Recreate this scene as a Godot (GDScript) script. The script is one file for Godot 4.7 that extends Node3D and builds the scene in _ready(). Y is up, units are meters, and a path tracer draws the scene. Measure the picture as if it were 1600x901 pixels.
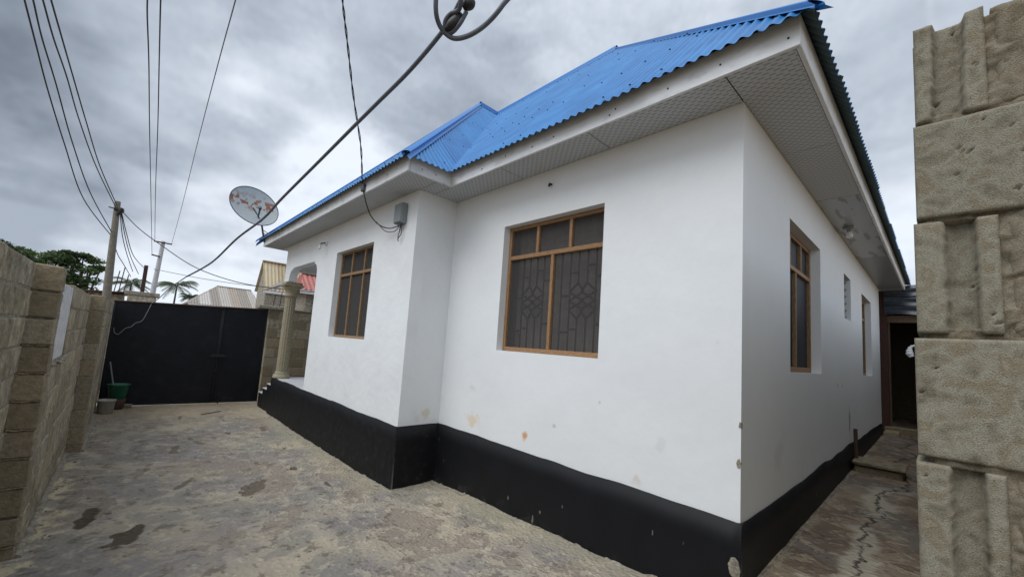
extends Node3D
# A white bungalow with a steep blue iron roof inside a walled yard. House frame: x runs along the front (negative = towards the gate), y up, z towards the viewer.

# ---------------------------------------------------------------- mesh helper
class G:
	var st := SurfaceTool.new()
	var n := 0
	func _init(smooth := false):
		st.begin(Mesh.PRIMITIVE_TRIANGLES)
		st.set_smooth_group(0 if smooth else -1)
	func smooth(on):
		st.set_smooth_group(0 if on else -1)
	func v(p, uv = Vector2.ZERO):
		st.set_uv(uv)
		st.add_vertex(p)
		n += 1
	func tri(a, b, c, ua = Vector2.ZERO, ub = Vector2.ZERO, uc = Vector2.ZERO):   # counter-clockwise seen from outside
		v(a, ua); v(c, uc); v(b, ub)
	func quad(a, b, c, d, ua = Vector2.ZERO, ub = Vector2.ZERO, uc = Vector2.ZERO, ud = Vector2.ZERO):
		tri(a, b, c, ua, ub, uc)
		tri(a, c, d, ua, uc, ud)
	func box(lo, hi, e = 0.0, jit = 0.0, rng = null):    # box with chamfered edges
		var c = (lo + hi) / 2.0
		var h = (hi - lo) / 2.0
		if e <= 0.0:
			var p = []
			for i in 8:
				p.append(c + Vector3(h.x * (1 if i & 1 else -1), h.y * (1 if i & 2 else -1), h.z * (1 if i & 4 else -1)))
			quad(p[4], p[5], p[7], p[6]); quad(p[1], p[0], p[2], p[3]); quad(p[5], p[1], p[3], p[7])
			quad(p[0], p[4], p[6], p[2]); quad(p[6], p[7], p[3], p[2]); quad(p[0], p[1], p[5], p[4])
			return
		var q = {}
		for i in 8:
			var s = Vector3(1 if i & 1 else -1, 1 if i & 2 else -1, 1 if i & 4 else -1)
			var j = Vector3.ZERO
			if rng:
				j = Vector3(rng.randf_range(-jit, jit), rng.randf_range(-jit, jit), rng.randf_range(-jit, jit))
			for ax in 3:
				var o = h - Vector3(e, e, e)
				o[ax] = h[ax]
				q[i * 3 + ax] = c + o * s + j
		var F = [[4, 5, 7, 6, 2], [1, 0, 2, 3, 2], [5, 1, 3, 7, 0], [0, 4, 6, 2, 0], [6, 7, 3, 2, 1], [0, 1, 5, 4, 1]]
		for f in F:
			quad(q[f[0] * 3 + f[4]], q[f[1] * 3 + f[4]], q[f[2] * 3 + f[4]], q[f[3] * 3 + f[4]])
		for i in 8:
			for ax in 3:
				var k = i ^ (1 << ax)
				if k > i:
					var a1 = (ax + 1) % 3
					var a2 = (ax + 2) % 3
					var A = q[i * 3 + a1]; var B = q[k * 3 + a1]; var C = q[k * 3 + a2]; var D = q[i * 3 + a2]
					var nn = (B - A).cross(C - A)
					if nn.dot((A + C) / 2.0 - c) > 0: quad(A, B, C, D)
					else: quad(A, D, C, B)
			var a = q[i * 3]; var b = q[i * 3 + 1]; var d = q[i * 3 + 2]
			if (b - a).cross(d - a).dot(a - c) > 0: tri(a, b, d)
			else: tri(a, d, b)
	func obox(xf, size, e = 0.0):                        # box turned by a Transform3D
		var g = G.new()
		g.box(-size / 2.0, size / 2.0, e)
		st.append_from(g.st.commit(), 0, xf)
		n += 36
	func tube(path, r, sides = 8, caps = true):          # r a number or an array
		var rings = []
		var up = Vector3.UP
		for i in path.size():
			var t = (path[min(i + 1, path.size() - 1)] - path[max(i - 1, 0)]).normalized()
			if i == 0 and abs(t.y) > 0.9: up = Vector3.RIGHT
			var a = (up - t * up.dot(t)).normalized()
			up = a
			var b = t.cross(a)
			var rr = r[i] if r is Array else r
			var ring = []
			for k in sides:
				var w = TAU * k / sides
				ring.append(path[i] + (a * cos(w) + b * sin(w)) * rr)
			rings.append(ring)
		smooth(true)
		for i in path.size() - 1:
			for k in sides:
				var k2 = (k + 1) % sides
				quad(rings[i][k], rings[i][k2], rings[i + 1][k2], rings[i + 1][k])
		smooth(false)
		if caps:
			for k in range(1, sides - 1):
				tri(rings[0][0], rings[0][k + 1], rings[0][k])
				tri(rings[-1][0], rings[-1][k], rings[-1][k + 1])
	func lathe(prof, base = Vector3.ZERO, sides = 24, fl = 0, fd = 0.0, f0 = 0, f1 = 0):   # prof of Vector2(radius, height); fl flutes fd deep between prof rows f0..f1
		var rings = []
		for i in prof.size():
			var ring = []
			for k in sides:
				var w = TAU * k / sides
				var r = prof[i].x
				if fl and i >= f0 and i <= f1:
					r -= fd * pow(abs(sin(w * fl / 2.0)), 0.7)
				ring.append(base + Vector3(cos(w) * r, prof[i].y, -sin(w) * r))
			rings.append(ring)
		smooth(true)
		for i in prof.size() - 1:
			for k in sides:
				var k2 = (k + 1) % sides
				quad(rings[i][k], rings[i][k2], rings[i + 1][k2], rings[i + 1][k])
		smooth(false)
	func plate(poly, z0, z1, xf = Transform3D()):        # outline in x,y given thickness along z
		var idx = Geometry2D.triangulate_polygon(PackedVector2Array(poly))
		var P = func(i, z): return xf * Vector3(poly[i].x, poly[i].y, z)
		var area = 0.0
		for i in poly.size():
			area += poly[i].cross(poly[(i + 1) % poly.size()])
		for t in range(0, idx.size(), 3):
			var a = idx[t]; var b = idx[t + 1]; var c = idx[t + 2]
			if (poly[b] - poly[a]).cross(poly[c] - poly[a]) < 0:
				var s = b; b = c; c = s
			tri(P.call(a, z1), P.call(b, z1), P.call(c, z1))
			tri(P.call(a, z0), P.call(c, z0), P.call(b, z0))
		for i in poly.size():
			var j = (i + 1) % poly.size()
			if area > 0: quad(P.call(i, z0), P.call(j, z0), P.call(j, z1), P.call(i, z1))
			else: quad(P.call(j, z0), P.call(i, z0), P.call(i, z1), P.call(j, z1))
	func mesh():
		st.generate_normals()
		return st.commit()

# ---------------------------------------------------------------- object helpers
var names := {}
var M := {}
var rng := RandomNumberGenerator.new()

func numbered(called, parent):
	var key = str(parent.get_instance_id()) + called
	var k = names.get(key, 0)
	names[key] = k + 1
	return called if k == 0 else "%s_%03d" % [called, k]

func obj(called, g, mat, parent = self, at = Vector3.ZERO):
	var o := MeshInstance3D.new()
	o.name = numbered(called, parent)
	o.mesh = g.mesh() if g is G else g
	o.material_override = mat
	o.position = at
	parent.add_child(o, true)
	return o

func tag(o, label, category, group = ""):
	o.set_meta("label", label)
	o.set_meta("category", category)
	if group: o.set_meta("group", group)
	return o

func thing(called, label, category, at = Vector3.ZERO, group = ""):
	var o := Node3D.new()
	o.name = numbered(called, self)
	o.position = at
	add_child(o, true)
	return tag(o, label, category, group)

func group_part(called, parent):
	var o := Node3D.new()
	o.name = numbered(called, parent)
	parent.add_child(o, true)
	return o

func struct(called, g, mat):
	var o = obj(called, g, mat)
	o.set_meta("kind", "structure")
	return o

func V(a): return Vector3(a[0], a[1], a[2])

func smooth_path(pts, per = 8):
	var out = []
	for i in pts.size() - 1:
		var p0 = pts[max(i - 1, 0)]; var p1 = pts[i]; var p2 = pts[i + 1]; var p3 = pts[min(i + 2, pts.size() - 1)]
		for k in per:
			out.append(p1.cubic_interpolate(p2, p0, p3, float(k) / per))
	out.append(pts[-1])
	return out

# ---------------------------------------------------------------- materials
func S(r, g, b): return Color(r / 255.0, g / 255.0, b / 255.0)

func noise(seed_, freq, oct = 4, type = FastNoiseLite.TYPE_SIMPLEX_SMOOTH, warp = 0.0):
	var n := FastNoiseLite.new()
	n.seed = seed_
	n.noise_type = type
	n.frequency = freq
	n.fractal_octaves = oct
	if warp > 0.0:
		n.domain_warp_enabled = true
		n.domain_warp_amplitude = warp
		n.domain_warp_frequency = freq * 1.5
	return n

func ntex(n, cols, size = 512, normal = false, bump = 4.0):
	var t := NoiseTexture2D.new()
	t.width = size
	t.height = size
	t.seamless = true
	t.noise = n
	if normal:
		t.as_normal_map = true
		t.bump_strength = bump
	else:
		var gr := Gradient.new()
		gr.offsets = PackedFloat32Array(cols.map(func(c): return c[0]))
		gr.colors = PackedColorArray(cols.map(func(c): return c[1]))
		t.color_ramp = gr
	return t

func mat(called, color, rough = 0.8, metal = 0.0):
	var m := StandardMaterial3D.new()
	m.resource_name = called
	m.albedo_color = color
	m.roughness = rough
	m.metallic = metal
	M[called] = m
	return m

func tri_mat(called, tex, scale, rough = 0.85, nrm = null, nscale = 1.0, tint = Color.WHITE, world = true):
	var m = mat(called, tint, rough)
	m.albedo_texture = tex
	m.uv1_triplanar = true
	m.uv1_world_triplanar = world
	m.uv1_scale = scale if scale is Vector3 else Vector3.ONE * scale
	if nrm:
		m.normal_enabled = true
		m.normal_texture = nrm
		m.normal_scale = nscale
	return m

func img_mat(called, img, rough = 0.85, height = null, bump = 4.0):
	var m = mat(called, Color.WHITE, rough)
	m.albedo_texture = ImageTexture.create_from_image(img)
	if height:
		height.bump_map_to_normal_map(bump)
		m.normal_enabled = true
		m.normal_texture = ImageTexture.create_from_image(height)
	return m

func make_materials():
	var grain = ntex(noise(11, 0.09, 5), null, 512, true, 6.0)
	var fine = ntex(noise(12, 0.02, 5), null, 512, true, 3.0)
	var pit = ntex(noise(13, 0.05, 4, FastNoiseLite.TYPE_CELLULAR), null, 512, true, 5.0)
	# white emulsion paint on render
	var w1 = ntex(noise(21, 0.006, 5), [[0.0, S(223, 225, 226)], [0.45, S(228, 230, 231)], [1.0, S(231, 233, 234)]])
	tri_mat("white_paint", w1, 0.45, 0.8, fine, 0.25)
	var w2 = ntex(noise(22, 0.012, 5), [[0.0, S(192, 194, 196)], [0.4, S(215, 217, 220)], [1.0, S(224, 226, 229)]])
	tri_mat("fascia_paint", w2, Vector3(0.8, 2.0, 0.8), 0.7, fine, 0.3)
	var bk = ntex(noise(23, 0.02, 5), [[0.0, S(15, 16, 18)], [0.6, S(20, 21, 24)], [0.82, S(27, 28, 30)], [1.0, S(60, 60, 57)]])
	tri_mat("plinth_paint", bk, 0.7, 0.58, fine, 0.15)
	# concrete and block tones
	var blk = ntex(noise(31, 0.02, 6), [[0.0, S(126, 116, 98)], [0.35, S(140, 130, 111)], [0.6, S(148, 138, 118)], [1.0, S(162, 152, 133)]], 1024)
	var tints = [Color(1, 1, 1), Color(0.92, 0.9, 0.88), Color(1.05, 1.03, 1.0), Color(0.97, 0.95, 0.91), Color(0.88, 0.86, 0.82)]
	for i in tints.size():
		tri_mat("block%d" % i, blk, 0.9, 0.95, grain, 0.3, tints[i])
	var mor = ntex(noise(32, 0.03, 6), [[0.0, S(100, 94, 82)], [0.5, S(136, 129, 115)], [1.0, S(170, 163, 148)]])
	tri_mat("mortar", mor, 1.3, 0.95, pit, 1.0)
	var smear = ntex(noise(33, 0.012, 6, FastNoiseLite.TYPE_SIMPLEX_SMOOTH, 30.0), [[0.0, S(104, 95, 78)], [0.4, S(144, 135, 115)], [0.62, S(158, 149, 130)], [0.8, S(176, 168, 150)], [1.0, S(194, 187, 172)]], 1024)
	for i in 3:
		tri_mat("smear%d" % i, smear, 0.6, 0.95, grain, 0.45, [Color(1, 1, 1), Color(0.9, 0.89, 0.86), Color(1.06, 1.05, 1.03)][i])
	var big = ntex(noise(34, 0.010, 6, FastNoiseLite.TYPE_SIMPLEX_SMOOTH, 25.0), [[0.0, S(92, 84, 72)], [0.25, S(136, 129, 114)], [0.5, S(160, 156, 144)], [0.72, S(140, 130, 112)], [1.0, S(178, 173, 160)]], 1024)
	var grit = ntex(noise(35, 0.16, 3), [[0.0, S(96, 92, 86)], [0.22, S(196, 193, 188)], [0.55, S(226, 225, 222)], [0.85, S(240, 239, 237)], [1.0, S(255, 255, 255)]], 512)
	var gritn = ntex(noise(35, 0.16, 3), null, 512, true, 9.0)
	for i in 3:
		var m = tri_mat("bigblock%d" % i, grit, 3.3, 0.97, gritn, 0.35, [Color(1.0, 1.0, 0.98), Color(0.97, 0.97, 0.95), Color(0.92, 0.895, 0.855)][i])
		m.detail_enabled = true
		m.detail_blend_mode = BaseMaterial3D.BLEND_MODE_MUL
		m.detail_albedo = big
		m.detail_uv_layer = BaseMaterial3D.DETAIL_UV_2
		m.uv2_triplanar = true
		m.uv2_world_triplanar = true
		m.uv2_scale = Vector3.ONE * 1.3
	# roof iron
	var rf = ntex(noise(41, 0.01, 5), [[0.0, S(28, 98, 158)], [0.5, S(36, 112, 174)], [1.0, S(50, 126, 186)]])
	for i in 3:
		var m = tri_mat("roof_blue%d" % i, rf, 0.5, 0.42, null, 1.0, [Color(1, 1, 1), Color(0.95, 0.96, 0.97), Color(1.04, 1.03, 1.02)][i])
		m.metallic_specular = 0.5
	mat("roof_underside", S(72, 92, 100), 0.55)
	mat("ridge_blue", S(40, 116, 186), 0.4)
	mat("screw_head", S(30, 42, 60), 0.5, 0.3)
	# timber
	var wd = ntex(noise(51, 0.03, 5), [[0.0, S(100, 73, 48)], [0.5, S(150, 113, 76)], [1.0, S(178, 143, 105)]])
	tri_mat("timber_upright", wd, Vector3(9, 0.8, 9), 0.6, null, 1.0, Color.WHITE, false)
	tri_mat("timber_rail", wd, Vector3(0.9, 11, 11), 0.6, null, 1.0, Color.WHITE, false)
	tri_mat("pale_timber", wd, Vector3(9, 0.8, 9), 0.7, null, 1.0, Color(0.95, 1.0, 1.05), false)
	tri_mat("old_timber", ntex(noise(52, 0.03, 5), [[0.0, S(52, 40, 30)], [0.5, S(84, 68, 52)], [1.0, S(112, 94, 74)]]), Vector3(6, 0.9, 6), 0.9, grain, 0.4)
	tri_mat("red_timber", ntex(noise(53, 0.03, 5), [[0.0, S(48, 28, 24)], [0.5, S(68, 40, 34)], [1.0, S(84, 52, 44)]]), Vector3(6, 0.7, 6), 0.85)
	var sc = mat("insect_mesh", Color(0.27, 0.26, 0.255, 0.7), 0.9)
	sc.transparency = BaseMaterial3D.TRANSPARENCY_ALPHA
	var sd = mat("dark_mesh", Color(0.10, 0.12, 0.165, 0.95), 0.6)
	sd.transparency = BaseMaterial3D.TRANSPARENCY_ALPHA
	mat("grille_iron", S(30, 27, 26), 0.6, 0.2)
	tri_mat("curtain", ntex(noise(54, 0.02, 4), [[0.0, S(186, 178, 168)], [1.0, S(214, 208, 200)]]), 1.0, 0.95)
	mat("dark_room", S(70, 68, 66), 0.95)
	# sundries
	tri_mat("gate_steel", ntex(noise(61, 0.01, 5), [[0.0, S(11, 14, 20)], [0.6, S(16, 19, 26)], [0.85, S(24, 27, 33)], [1.0, S(44, 42, 40)]]), 0.5, 0.55, fine, 0.25)
	M.gate_steel.metallic_specular = 0.38
	mat("gate_frame", S(13, 15, 19), 0.6)
	mat("cable_black", S(88, 93, 104), 0.5)
	mat("wire_black", S(38, 40, 44), 0.6)
	mat("wire_grey", S(120, 120, 120), 0.6)
	mat("meter_grey", S(128, 136, 138), 0.5)
	mat("meter_dark", S(70, 76, 80), 0.5)
	tri_mat("bucket_green", ntex(noise(62, 0.03, 4), [[0.0, S(24, 82, 62)], [1.0, S(34, 112, 84)]]), 2.0, 0.5)
	tri_mat("bucket_white", ntex(noise(63, 0.03, 5), [[0.0, S(110, 102, 90)], [0.5, S(166, 162, 154)], [1.0, S(196, 194, 188)]]), 3.0, 0.6)
	tri_mat("column_paint", ntex(noise(64, 0.03, 5), [[0.0, S(112, 104, 84)], [0.5, S(152, 143, 118)], [1.0, S(176, 168, 144)]]), 2.0, 0.85, grain, 0.4)
	tri_mat("porch_floor", ntex(noise(65, 0.02, 4), [[0.0, S(170, 170, 174)], [1.0, S(198, 198, 202)]]), 1.0, 0.5)
	tri_mat("pole_wood", ntex(noise(66, 0.03, 5), [[0.0, S(96, 92, 84)], [1.0, S(148, 142, 130)]]), Vector3(4, 0.5, 4), 0.95)
	tri_mat("pole_white", ntex(noise(67, 0.03, 5), [[0.0, S(168, 170, 172)], [1.0, S(204, 206, 208)]]), 0.7, 0.9)
	mat("rust_dark", S(70, 52, 44), 0.9)
	var rust = ntex(noise(68, 0.02, 5, FastNoiseLite.TYPE_SIMPLEX_SMOOTH, 20.0), [[0.0, S(156, 152, 146)], [0.45, S(176, 174, 170)], [0.62, S(160, 148, 136)], [1.0, S(120, 96, 78)]])
	for i in 4:
		tri_mat("old_iron%d" % i, rust, Vector3(1.4, 0.3, 1.4), 0.6, null, 1.0, [Color(1, 1, 1), Color(0.84, 0.82, 0.8), Color(1.08, 1.08, 1.1), Color(0.92, 0.88, 0.84)][i])
	var bei = ntex(noise(69, 0.02, 5), [[0.0, S(168, 150, 120)], [1.0, S(196, 182, 152)]])
	for i in 3:
		tri_mat("beige_iron%d" % i, bei, Vector3(0.8, 0.2, 0.8), 0.6, null, 1.0, [Color(1, 1, 1), Color(0.93, 0.92, 0.9), Color(1.04, 1.04, 1.04)][i])
	var red = ntex(noise(70, 0.02, 5), [[0.0, S(150, 90, 82)], [1.0, S(174, 112, 102)]])
	for i in 3:
		tri_mat("red_iron%d" % i, red, Vector3(0.8, 0.2, 0.8), 0.6, null, 1.0, [Color(1, 1, 1), Color(0.9, 0.86, 0.84), Color(1.05, 1.03, 1.03)][i])
	tri_mat("grey_render", mor, 0.5, 0.9, grain, 0.4, Color(1.05, 1.07, 1.1))
	tri_mat("pale_render", mor, 0.5, 0.9, grain, 0.4, Color(1.3, 1.33, 1.36))
	tri_mat("earth", ntex(noise(71, 0.02, 5), [[0.0, S(112, 94, 70)], [1.0, S(160, 140, 110)]]), 0.3, 0.95)
	tri_mat("whitewash", ntex(noise(72, 0.016, 6), [[0.0, S(150, 146, 140)], [0.4, S(204, 204, 206)], [1.0, S(222, 222, 226)]]), Vector3(2.5, 0.9, 2.5), 0.85, grain, 0.5)
	tri_mat("shed_iron", ntex(noise(73, 0.02, 5), [[0.0, S(38, 44, 52)], [1.0, S(68, 76, 86)]]), 1.0, 0.32)
	mat("white_cloth", S(220, 222, 226), 0.9)
	tri_mat("bark", ntex(noise(74, 0.04, 5), [[0.0, S(62, 52, 42)], [1.0, S(108, 94, 78)]]), 2.0, 0.95)
	for i in 3:
		var m = mat("leaf%d" % i, [S(56, 76, 44), S(74, 94, 54), S(44, 60, 38)][i], 0.7)
		m.backlight = Color(0.25, 0.3, 0.12)
		m.backlight_enabled = true
	mat("bulb_glass", S(214, 214, 210), 0.3)
	mat("black_plastic", S(34, 34, 36), 0.5)

# ---------------------------------------------------------------- computed pictures
func field(seed_, freq, w, h, px, x0, z0, oct = 5, type = FastNoiseLite.TYPE_SIMPLEX_SMOOTH, warp = 0.0):   # noise over a ground rectangle, freq per metre
	var n = noise(seed_, freq * px, oct, type, warp / px)
	n.offset = Vector3(x0 / px, z0 / px, 0)
	return n.get_image(w, h, false, false, false).get_data()

func sstep(a, b, x):
	var t = clampf((x - a) / (b - a), 0.0, 1.0)
	return t * t * (3.0 - 2.0 * t)

# chipped hollows in the cement: x, z, half length, half width, turn
const CHIPS = [[-4.06, 1.72, 0.30, 0.11, 0.5, 0.55], [-3.93, 2.99, 0.20, 0.055, 0.15, 1.0], [-3.38, 2.74, 0.22, 0.09, 0.35, 0.95], [-6.1, 2.24, 0.24, 0.05, 0.2, 0.5], [-6.45, 1.95, 0.22, 0.045, -0.3, 0.35], [-4.55, 1.18, 0.08, 0.04, 0.1, 0.8],
	[-4.95, 1.5, 0.10, 0.03, 0.2, 0.4], [-5.2, 2.62, 0.26, 0.07, 0.3, 0.25], [-4.5, 2.3, 0.18, 0.035, 0.5, 0.5], [-6.9, 1.5, 0.10, 0.04, 0.0, 0.6], [-7.0, 0.95, 0.22, 0.06, 0.1, 0.35], [-3.75, 1.05, 0.10, 0.03, 0.0, 0.6], [-5.6, 1.0, 0.09, 0.035, 0.2, 0.5], [-8.4, 2.0, 0.2, 0.025, 0.1, 0.4], [-7.9, 1.4, 0.10, 0.04, 0.1, 0.3]]

func chip_at(x, z, wob):
	var best = 9.0
	for c in CHIPS:
		var dx = x - c[0]
		var dz = z - c[1]
		if abs(dx) > 0.6 or abs(dz) > 0.6: continue
		var a = dx * cos(c[4]) + dz * sin(c[4])
		var b = -dx * sin(c[4]) + dz * cos(c[4])
		best = minf(best, sqrt(a * a / (c[2] * c[2]) + b * b / (c[3] * c[3])) + wob * 0.9)
	return best

func ground_pictures(x0, x1, z0, z1, px, alley):
	var w = int((x1 - x0) / px)
	var h = int((z1 - z0) / px)
	var A = field(101, 0.55, w, h, px, x0, z0, 5, FastNoiseLite.TYPE_SIMPLEX_SMOOTH, 0.5)
	var B = field(102, 1.3, w, h, px, x0, z0, 6, FastNoiseLite.TYPE_SIMPLEX_SMOOTH, 0.35)
	var C = field(103, 5.0, w, h, px, x0, z0, 5, FastNoiseLite.TYPE_SIMPLEX_SMOOTH, 0.1)
	var D = field(104, 24.0, w, h, px, x0, z0, 3)
	var E = field(105, 0.8, w, h, px, x0, z0, 4, FastNoiseLite.TYPE_SIMPLEX_SMOOTH, 0.4)
	var P = field(106, 0.9, w, h, px, x0, z0, 3, FastNoiseLite.TYPE_SIMPLEX_SMOOTH, 0.25)
	var sn = noise(107, 5.0 * px, 5, FastNoiseLite.TYPE_SIMPLEX_SMOOTH, 0.15 / px)      # float strokes: noise drawn out along one way
	var sim: Image = sn.get_image(w / 5 if not alley else w, h if not alley else h / 5, false, false, false)
	sim.resize(w, h, Image.INTERPOLATE_CUBIC)
	var T = sim.get_data()
	var out = PackedByteArray(); out.resize(w * h * 3)
	var hgt = PackedByteArray(); hgt.resize(w * h)
	var warm = Vector3(157, 147, 130); var cool = Vector3(127, 121, 116); var tan_ = Vector3(169, 159, 138)
	if alley:
		warm = Vector3(132, 116, 99); cool = Vector3(106, 92, 80); tan_ = Vector3(156, 142, 118)
	for j in h:
		var z = z0 + j * px
		for i in w:
			var k = j * w + i
			var x = x0 + i * px
			var a = A[k] / 255.0; var b = B[k] / 255.0; var c = C[k] / 255.0; var d = D[k] / 255.0; var e = E[k] / 255.0; var p = P[k] / 255.0; var t = T[k] / 255.0
			var col = warm.lerp(cool, sstep(0.36, 0.62, a + (t - 0.5) * 0.35 + (c - 0.5) * 0.15))
			col = col.lerp(tan_, sstep(0.50, 0.68, e + (t - 0.5) * 0.3 + (c - 0.5) * 0.2) * 0.5)
			col *= 0.90 + 0.20 * t
			# thin skims of cement poured over one another: crisp pale lips round slightly different tones
			var q1 = p + (b - 0.5) * 0.22 + (c - 0.5) * 0.05
			var ins = sstep(0.585, 0.592, q1)
			col = col.lerp(Vector3(132, 121, 109) if not alley else Vector3(112, 96, 80), ins * 0.75)
			var lip = sstep(0.018, 0.004, absf(q1 - 0.580))
			col = col.lerp(Vector3(174, 164, 142), lip * 0.42)
			var q2 = 1.0 - p + (b - 0.5) * 0.25
			col = col.lerp(Vector3(116, 114, 108), sstep(0.60, 0.608, q2) * 0.45)
			col = col.lerp(Vector3(170, 160, 138), sstep(0.012, 0.003, absf(q2 - 0.597)) * 0.3)
			# flakes, grit, scuffs
			var flake = sstep(0.63, 0.67, c + (b - 0.5) * 0.25 + (d - 0.5) * 0.2)
			col = col.lerp(Vector3(180, 170, 148), flake * 0.42)
			var scuff = sstep(0.33, 0.27, c + (d - 0.5) * 0.25 + (t - 0.5) * 0.2)
			col = col.lerp(Vector3(88, 79, 68), scuff * 0.5)
			col *= 0.95 + 0.05 * c + 0.07 * d
			if d > 0.79: col *= 1.16
			elif d < 0.2: col *= 0.78
			var hh = 0.5 - ins * 0.12 + lip * 0.10 + (c - 0.5) * 0.28 + (d - 0.5) * 0.28 + flake * 0.08 + (t - 0.5) * 0.2
			if not alley:
				# pale spilt mortar at the foot of the block wall, sandy washings by the gate
				var near = sstep(3.10, 3.26, z + (c - 0.5) * 0.35) * sstep(-7.2, -6.6, x)
				col = col.lerp(Vector3(194, 180, 148), near * sstep(0.46, 0.56, b + (c - 0.5) * 0.4) * 0.8)
				var sandy = sstep(-7.4, -9.4, x + (b - 0.5) * 2.5)
				col = col.lerp(Vector3(160, 142, 112), sandy * 0.55)
				var foot = sstep(0.35, 0.12, absf(z - 0.62) + (c - 0.5) * 0.3) * sstep(-3.0, -3.3, x) + sstep(0.3, 0.1, absf(z - 0.06) + (c - 0.5) * 0.3) * sstep(-3.4, -3.0, x)
				col = col.lerp(Vector3(160, 152, 130), clampf(foot, 0, 1) * 0.6)
			else:
				var crack = absf(x - 0.42 - (a - 0.5) * 0.5 - (c - 0.5) * 0.12)
				col = col.lerp(Vector3(186, 180, 162), sstep(0.13, 0.05, crack + (b - 0.5) * 0.35) * sstep(-4.2, -3.4, z) * 0.75)
				if crack < 0.012:
					col *= 0.45
					hh -= 0.3
				col = col.lerp(Vector3(178, 166, 138), sstep(0.12, 0.03, x + (c - 0.5) * 0.2) * sstep(0.45, 0.55, b) * 0.6)
			out[k * 3] = int(clampf(col.x, 0, 255)); out[k * 3 + 1] = int(clampf(col.y, 0, 255)); out[k * 3 + 2] = int(clampf(col.z, 0, 255))
			hgt[k] = int(clampf(hh * 255.0, 0, 255))
	if not alley:
		for q in CHIPS:
			for j in range(maxi(0, int((q[1] - 0.5 - z0) / px)), mini(h, int((q[1] + 0.5 - z0) / px))):
				for i in range(maxi(0, int((q[0] - 0.5 - x0) / px)), mini(w, int((q[0] + 0.5 - x0) / px))):
					var k = j * w + i
					var dx = x0 + i * px - q[0]; var dz = z0 + j * px - q[1]
					var a = (dx * cos(q[4]) + dz * sin(q[4])) / q[2]
					var b = (-dx * sin(q[4]) + dz * cos(q[4])) / q[3]
					var r = sqrt(a * a + b * b) + (C[k] / 255.0 - 0.5) * 1.5
					if r < 1.25:
						var m = sstep(1.04, 0.9, r)
						var col = Vector3(out[k * 3], out[k * 3 + 1], out[k * 3 + 2])
						col = col.lerp(Vector3(70, 58, 44) * (0.8 + 0.4 * D[k] / 255.0), m * q[5])
						col = col.lerp(Vector3(164, 154, 130), (1.0 - m) * sstep(1.25, 1.05, r) * 0.3)
						out[k * 3] = int(col.x); out[k * 3 + 1] = int(col.y); out[k * 3 + 2] = int(col.z)
						hgt[k] = int(clampf(hgt[k] - m * 70.0 * q[5], 0, 255))
	return [Image.create_from_data(w, h, false, Image.FORMAT_RGB8, out), Image.create_from_data(w, h, false, Image.FORMAT_L8, hgt)]

func wall_picture(w, h, wm, hm, blots, drips, seed_):   # painted render: faint roller tone, stains at blots [u, v from top (m), radius, colour, strength]
	var A = noise(seed_, 0.004, 5).get_image(w, h, false, false, false).get_data()
	var B = noise(seed_ + 1, 0.03, 4).get_image(w, h, false, false, false).get_data()
	var C = noise(seed_ + 2, 0.02, 4)
	var out = PackedByteArray(); out.resize(w * h * 3)
	var base = Vector3(229, 231, 232)
	var dr = []
	for i in w:
		dr.append(C.get_noise_2d(i * 2.2, 5.0) * 0.5 + 0.5)
	for j in h:
		for i in w:
			var k = j * w + i
			var a = A[k] / 255.0; var b = B[k] / 255.0
			var col = base * (0.965 + 0.04 * a + 0.012 * b)
			var y = hm * j / h
			var x = wm * i / w
			if drips > 0.0:
				var low = sstep(hm - 0.9, hm, y) * sstep(0.52, 0.75, dr[i] * 0.75 + b * 0.3)
				col = col.lerp(Vector3(150, 142, 124), low * drips)
				col = col.lerp(Vector3(168, 162, 150), sstep(hm - 0.22, hm, y + (b - 0.5) * 0.3) * drips * 0.7)
			out[k * 3] = int(clampf(col.x, 0, 255)); out[k * 3 + 1] = int(clampf(col.y, 0, 255)); out[k * 3 + 2] = int(clampf(col.z, 0, 255))
	for q in blots:
		var ri = 1.8 * q[2]
		for j in range(maxi(0, int((q[1] - ri * q[5]) / hm * h)), mini(h, int((q[1] + ri * q[5]) / hm * h))):
			for i in range(maxi(0, int((q[0] - ri) / wm * w)), mini(w, int((q[0] + ri) / wm * w))):
				var k = j * w + i
				var dx = (wm * i / w - q[0]) / q[2]
				var dy = (hm * j / h - q[1]) / (q[2] * q[5])
				var col = Vector3(out[k * 3], out[k * 3 + 1], out[k * 3 + 2])
				col = col.lerp(q[3], q[4] * sstep(1.2, 0.3, sqrt(dx * dx + dy * dy) + (B[k] / 255.0 - 0.5) * 2.2))
				out[k * 3] = int(col.x); out[k * 3 + 1] = int(col.y); out[k * 3 + 2] = int(col.z)
	return Image.create_from_data(w, h, false, Image.FORMAT_RGB8, out)

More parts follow.
